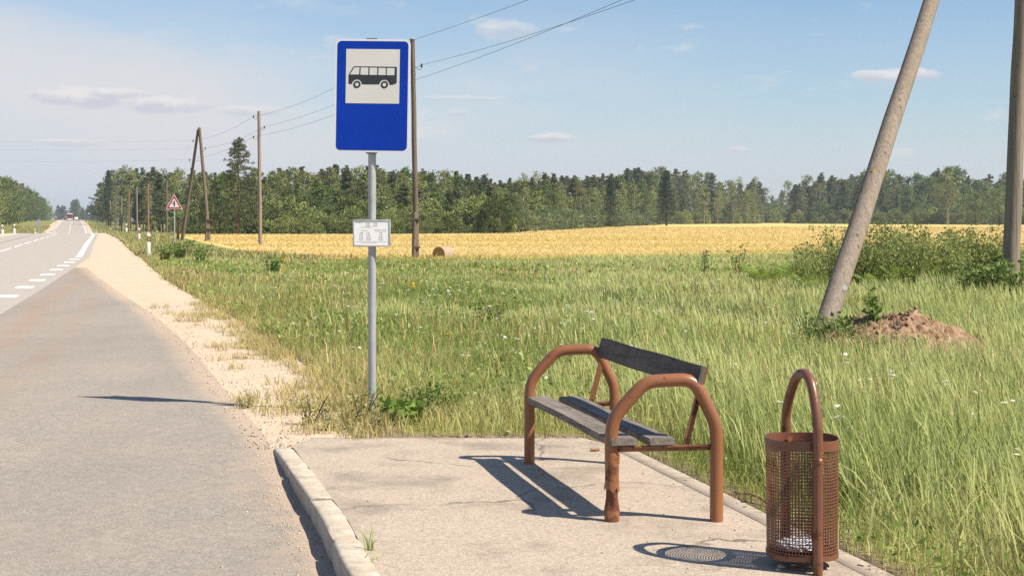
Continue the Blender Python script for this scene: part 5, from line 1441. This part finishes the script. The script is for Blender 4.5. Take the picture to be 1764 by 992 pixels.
def make_flowers():
    V, T, C, n = [], [], [], 0
    def disc(x, y, z, r, col, k=7):
        nonlocal n
        a = np.arange(k) * 2 * np.pi / k; tilt = rng.normal(size=2) * .18
        rr = r * (.75 + .5 * rng.random(k)); px = x + np.cos(a) * rr; py = y + np.sin(a) * rr; pz = z + tilt[0] * np.cos(a) * r + tilt[1] * np.sin(a) * r
        V.append(np.concatenate([[[x, y, z + .004]], np.stack([px, py, pz], 1)])); T.append(np.array([[n, n + 1 + i, n + 1 + (i + 1) % k] for i in range(k)]))
        C.append(np.tile(np.array(col) * (.85 + .25 * rng.random()), (k + 1, 1))); n += k + 1
    def stem(x, y, z, h, w):
        nonlocal n
        V.append(np.array([[x - w, y, z], [x + w, y, z], [x, y, z + h]])); T.append(np.array([[n, n + 1, n + 2]])); C.append(np.tile((.12, .17, .04), (3, 1))); n += 3
    cl = [(-4.5, 22), (-1, 16), (1.0, 21), (.4, 18.5), (1.6, 17), (-2.6, 19), (2.5, 13), (-.2, 13), (-6, 33), (-3, 28), (1.5, 26), (4, 24), (2.6, 9.6), (-.6, 24)]
    for i in range(250):
        cx, cy = cl[rng.integers(len(cl))]; x = cx + rng.normal() * .13 * cy * .45; y = cy + rng.normal() * .12 * cy
        if y < PF + .3 and x < float(PR(min(y, PF))) + .25 or x < float(G(y)) + .2 or y > WY(x) - 1: continue
        h = .30 + .22 * rng.random(); z = tz(x, y); stem(x, y, z, h, .003 * max(1, y / 10))
        s = max(1, y / 20)
        for j in range(rng.integers(2, 5)): disc(x + rng.normal() * .025, y + rng.normal() * .025, z + h + rng.normal() * .012, (.010 + .010 * rng.random()) * s, (.66, .65, .56))
    for i, (px, py) in enumerate([(710, 492), (716, 495), (705, 490), (722, 492), (770, 578), (776, 582), (768, 574), (802, 575), (487, 455), (489, 462), (486, 468), (491, 450), (490, 446), (545, 455), (1350, 590), (1340, 600), (1345, 595)]):
        for q in range(6):
            x, y = P(px + rng.normal() * 3, py + 14, 0); h = EYE - (py + rng.normal() * 2.5 - HY) / F * y; disc(x, y, max(h, .15), .016 * max(1, y / 16), (.62, .42, .02)); stem(x, y, tz(x, y), max(h, .15), .004)
    me = mesh_np('wildflowers', np.concatenate(V), [np.concatenate(T)], np.concatenate(C), M['petal']); tag(link('wildflowers', me), 'white yarrow and a few yellow blossoms scattered through the grass', kind='stuff')
    # pebbles on the shoulder, in the gutter and on the platform
    V, T, n = [], [], 0; base = np.array([(1, 0, 0), (-1, 0, 0), (0, 1, 0), (0, -1, 0), (0, 0, 1), (0, 0, -1)], float); tri = np.array([(0, 2, 4), (2, 1, 4), (1, 3, 4), (3, 0, 4), (2, 0, 5), (1, 2, 5), (3, 1, 5), (0, 3, 5)])
    pts = []
    for i in range(2600):
        y = 9.8 + 16 * rng.random() ** 1.4; b, g = float(B(y)), float(G(y)); x = b - .15 + (g - b + .1) * rng.random(); pts.append((x, y, RZ(y) + .006, .004 + .011 * rng.random() ** 3))
    for i in range(900):
        y = 5.2 + 4.8 * rng.random(); x = float(B(y)) - .02 - abs(rng.normal()) * .16; pts.append((x, y, RZ(y) + .002, .003 + .006 * rng.random() ** 2))
    for i in range(420):
        y = 5.4 + 4.8 * rng.random(); x0 = kline(y) + KW; x1 = float(PR(y)); x = x0 + (x1 - x0) * rng.random() ** (1 if rng.random() < .5 else .25); pts.append((x, y, .003, .002 + .006 * rng.random() ** 3))
    for px, py, r in ((1345, 979, .022), (1368, 975, .016), (1340, 983, .012), (1395, 978, .015), (1425, 981, .013), (1500, 982, .010), (1512, 985, .009), (875, 746, .03)):
        x, y = P(px, py); pts.append((x, y, r * .4, r))
    for x, y, z, r in pts:
        v = base * (r * (.7 + .6 * rng.random((6, 1)))) * np.array((1, 1, .65)); a = rng.random() * 6.28; R = np.array([[math.cos(a), -math.sin(a), 0], [math.sin(a), math.cos(a), 0], [0, 0, 1]])
        V.append(v @ R.T + np.array((x, y, z))); T.append(tri + n); n += 6
    me = mesh_np('pebbles', np.concatenate(V), [np.concatenate(T)], None, M['stone']); tag(link('pebbles', me), 'loose pebbles on the gravel, the gutter and the platform', kind='stuff')
make_flowers()

def leafy_plant(h, n, leaf, spread, col, hue, stems=4, tipw=.5):
    """upright stems with leaves along them"""
    cen = []; b = MB()
    for s in range(stems):
        a = rng.random() * 6.28; sp = spread * (.3 + .8 * rng.random()); hh = h * (.65 + .4 * rng.random())
        p = [Vector((math.cos(a) * sp * t ** 1.3, math.sin(a) * sp * t ** 1.3, hh * t)) for t in (0, .35, .7, 1)]
        b.tube(p, [.007, .006, .004, .002], 5)
        for i in range(n // stems):
            t = .12 + .88 * rng.random(); w = spread * .35 * (1 - tipw * t) + leaf * .5; q = rng.random() * 6.28; w *= rng.random() ** .5
            cen.append((math.cos(a) * sp * t ** 1.3 + math.cos(q) * w, math.sin(a) * sp * t ** 1.3 + math.sin(q) * w, hh * t))
    cen = np.array(cen); k = len(cen); m = (rng.random((k, 1)) ** 2) * .7
    c = (np.array(col) * (1 - m) + np.array(hue) * m) * (.75 + .5 * rng.random((k, 1)))
    V, Fq, C = leaf_quads(cen, leaf * (.6 + .8 * rng.random(k)), c, .4, .6)
    me = bpy.data.meshes.new('stems'); me.from_pydata(b.v, [], b.f); me.materials.append(M['bark_dark'])
    return me, mesh_np('leaves', V, [Fq], C, M['weed'])
def put_plant(pr, X, Y, label, name='plant', cat='plant', group=None, s=1.0, z=None, rz=None):
    o = empty(name, (X, Y, (tz(X, Y) if z is None else z) - .01), random.random() * 6.28 if rz is None else rz, label, cat, group); o.scale = (s, s, s * (.9 + .2 * random.random()))
    link('stems', pr[0], o); link('leaves', pr[1], o); return o
def fern_mesh():
    V, T, C, n = [], [], [], 0
    for f in range(7):
        a = f * 6.28 / 7 + rng.random() * .6; L = .55 + .3 * rng.random(); lean = .55 + .5 * rng.random(); N = 16
        tone = (.7 + .5 * rng.random())
        for i in range(N):
            t = (i + 1) / N; r = L * lean * t ** 1.1; z = L * (1.15 * t - .55 * t * t * lean); w = .17 * math.sin(math.pi * (t * .88 + .1)) ** .8
            p = np.array([math.cos(a) * r, math.sin(a) * r, z]); side = np.array([-math.sin(a), math.cos(a), 0]); fw = np.array([math.cos(a), math.sin(a), .35])
            for sg in (-1, 1):
                tip = p + side * sg * w + fw * .03 - np.array([0, 0, .05 * t]); V.append(np.array([p - fw * .014, p + fw * .022, tip])); T.append(np.array([[n, n + 1, n + 2]])); n += 3
                c = np.array((.21, .29, .055)) * tone * (.8 + .4 * rng.random()); C.append(np.tile(c, (3, 1)))
    return mesh_np('fronds', np.concatenate(V), [np.concatenate(T)], np.concatenate(C), M['weed'])
def make_plants():
    # thicket right of the strut
    th = [leafy_plant(1.5, 900, .062, .55, (.235, .295, .08), (.38, .33, .13), 8) for _ in range(4)]
    pos = []
    for px in np.linspace(1378, 1750, 60):
        Y = 28 + 7 * rng.random(); pos.append((px + rng.normal() * 5, Y))
    for i, (px, Y) in enumerate(pos):
        X = XA(px, Y); top = 402 - 12 * math.sin((px - 1395) / 345 * 3.1) - 8 * rng.random() + 22 * rng.random() ** 2 + (22 if px < 1420 else 0)
        h = ZA(top, Y) - tz(X, Y); put_plant(th[i % 4], X, Y, 'leafy shrub of the thicket behind the earth mound', 'shrub', 'shrub', 'shrubs of the thicket behind the earth mound', h / 1.55)
    sap = [leafy_plant(1.0, 170, .065, .28, (.14, .18, .045), (.24, .21, .08), 4, .2) for _ in range(2)]
    for px, py, top, lab in ((1272, 462, 416, 'small leafy sapling in the grass left of the leaning strut'), (1213, 466, 424, 'sparse low sapling farthest left of the thicket'), (1380, 460, 418, 'sapling just left of the leaning strut')):
        Y = 40; X = XA(px, Y); put_plant(sap[0 if px != 1213 else 1], X, Y, lab, 'sapling', 'sapling', None, (ZA(top, Y) - tz(X, Y)) / 1.0)
    fm = [fern_mesh() for _ in range(3)]
    for i in range(46):
        px = 1300 + 340 * rng.random(); Y = 27 + 8 * rng.random() + (4 if px < 1400 else 0); X = XA(px, Y)
        o = link('fern', fm[i % 3], None, (X, Y, tz(X, Y)), (0, 0, random.random() * 6.28)); s = .75 + .45 * rng.random(); o.scale = (s, s, s)
        tag(o, 'bright green fern in front of the thicket', 'fern', 'ferns in front of the thicket')
    # single weeds
    tall = leafy_plant(1.0, 260, .085, .14, (.13, .21, .045), (.2, .25, .07), 4, .3)
    bushy = leafy_plant(.42, 420, .052, .26, (.15, .23, .05), (.2, .26, .07), 9, .2)
    broad = leafy_plant(.30, 150, .11, .20, (.18, .28, .05), (.26, .33, .08), 9, .1)
    fine = leafy_plant(.34, 190, .030, .16, (.30, .32, .10), (.42, .34, .15), 8, .2)
    def w(pr, px, py, lab, s=1.0, nm='weed', Y=None):
        X, Yg = P(px, py) if Y is None else (XA(px, Y), Y)
        put_plant(pr, X, Yg, lab, nm, 'weed', None, s)
    w(tall, 1508, 563, 'tall leafy weed growing on the earth mound', .80, Y=17.0)
    w(bushy, 1482, 575, 'bushy green weed on the left flank of the earth mound', 1.1, Y=17.3)
    w(bushy, 1425, 598, 'dark leafy weed hiding the foot of the leaning strut', 1.1, Y=17.4)
    w(bushy, 1400, 596, 'weed left of the foot of the leaning strut', .8, Y=17.6)
    w(bushy, 1500, 612, 'low weed in front of the earth mound', .7, Y=16.0)
    w(bushy, 1700, 510, 'dark green weed at the foot of the nearest pole', 1.6, Y=24.0)
    w(bushy, 1745, 520, 'weed just right of the foot of the nearest pole', 1.4, Y=23.6)
    w(tall, 1722, 512, 'tall leafy weed climbing the left side of the nearest pole', .85, Y=24.4); w(bushy, 1668, 515, 'weed clump left of the nearest pole', 1.3, Y=24.5)
    w(bushy, 1580, 600, 'small weed on the right flank of the earth mound', .6, Y=16.2)
    w(fine, 1530, 600, 'pale wispy weed on the front of the earth mound', .9, Y=16.3); w(fine, 1610, 590, 'pale wispy weed at the right end of the earth mound', .9, Y=16.6); w(bushy, 1462, 590, 'dark weed between the strut foot and the earth mound', .9, Y=16.9)
    w(bushy, 728, 722, 'green bushy weed right of the foot of the bus stop sign', .62)
    w(bushy, 770, 714, 'second green bushy weed right of the foot of the bus stop sign', .55)
    w(broad, 695, 728, 'low broad leaved weed touching the foot of the bus stop sign', .75)
    w(bushy, 845, 562, 'dark bushy weed in the meadow beyond the bench', 1.0)
    w(bushy, 470, 470, 'dark bushy weed near the lone pole', 1.5)
    w(bushy, 310, 445, 'dark weed patch at the foot of the triangle sign', 1.9); w(bushy, 345, 452, 'dark weed patch right of the triangle sign', 1.8); w(bushy, 285, 450, 'weed patch beside the nearest marker post', 1.6)
    w(fine, 622, 722, 'pale wispy weed left of the foot of the bus stop sign', .95); w(fine, 600, 735, 'pale wispy weed at the far corner of the platform', .7); w(fine, 560, 738, 'wispy weed at the end of the kerb', .7)
    w(fine, 535, 728, 'upright wispy weed left of the platform', 1.0); w(fine, 425, 700, 'yellowish weed on the lay-by edge by the sign shadow', .55); w(fine, 650, 742, 'wispy weed touching the platform edge', .5)
    # sprout in the kerb joint
    X, Y = P(637, 948); v, q, t, c = blades(X + rng.normal(size=9) * .012, Y + rng.normal(size=9) * .012, np.zeros(9), .05 + .09 * rng.random(9), np.full(9, .006), np.tile(GREEN * 1.1, (9, 1)), np.tile(GREEN * 1.4, (9, 1)), .5, 3)
    tag(link('weed', mesh_np('sprout', v, [q, t], c, M['grass'])), 'small grass sprout in the kerb joint', 'weed')
    X, Y = P(648, 965); v, q, t, c = blades(X + rng.normal(size=7) * .02, Y + rng.normal(size=7) * .02, np.zeros(7), .02 + .03 * rng.random(7), np.full(7, .008), np.tile(PALE * .8, (7, 1)), np.tile(PALE, (7, 1)), .6, 3)
    tag(link('weed', mesh_np('sprout', v, [q, t], c, M['grass'])), 'tiny yellowish sprout below the kerb joint sprout', 'weed')
    # dry sticks at the platform's edge
    b = MB(); x, y = P(1268, 853); x2, y2 = P(1322, 868); b.tube(smooth_path([(0, 0, .012), ((x2 - x) * .5, (y2 - y) * .5, .03), (x2 - x, y2 - y, .014)], 4), [.006 + .006 * i / 8 for i in range(9)], 7)
    tag(b.build('dry_stick', M['stick'], loc=(x, y, 0)), 'reddish dry stick lying on the platform edge left of the bin', 'stick')
    b = MB(); x, y = P(1025, 777); b.tube([(-.03, 0, .012), (.03, .01, .012)], .011, 8); tag(b.build('dry_stick', M['stick'], loc=(x, y, 0)), 'short brown stub lying on the platform under the bench', 'stick')
make_plants()
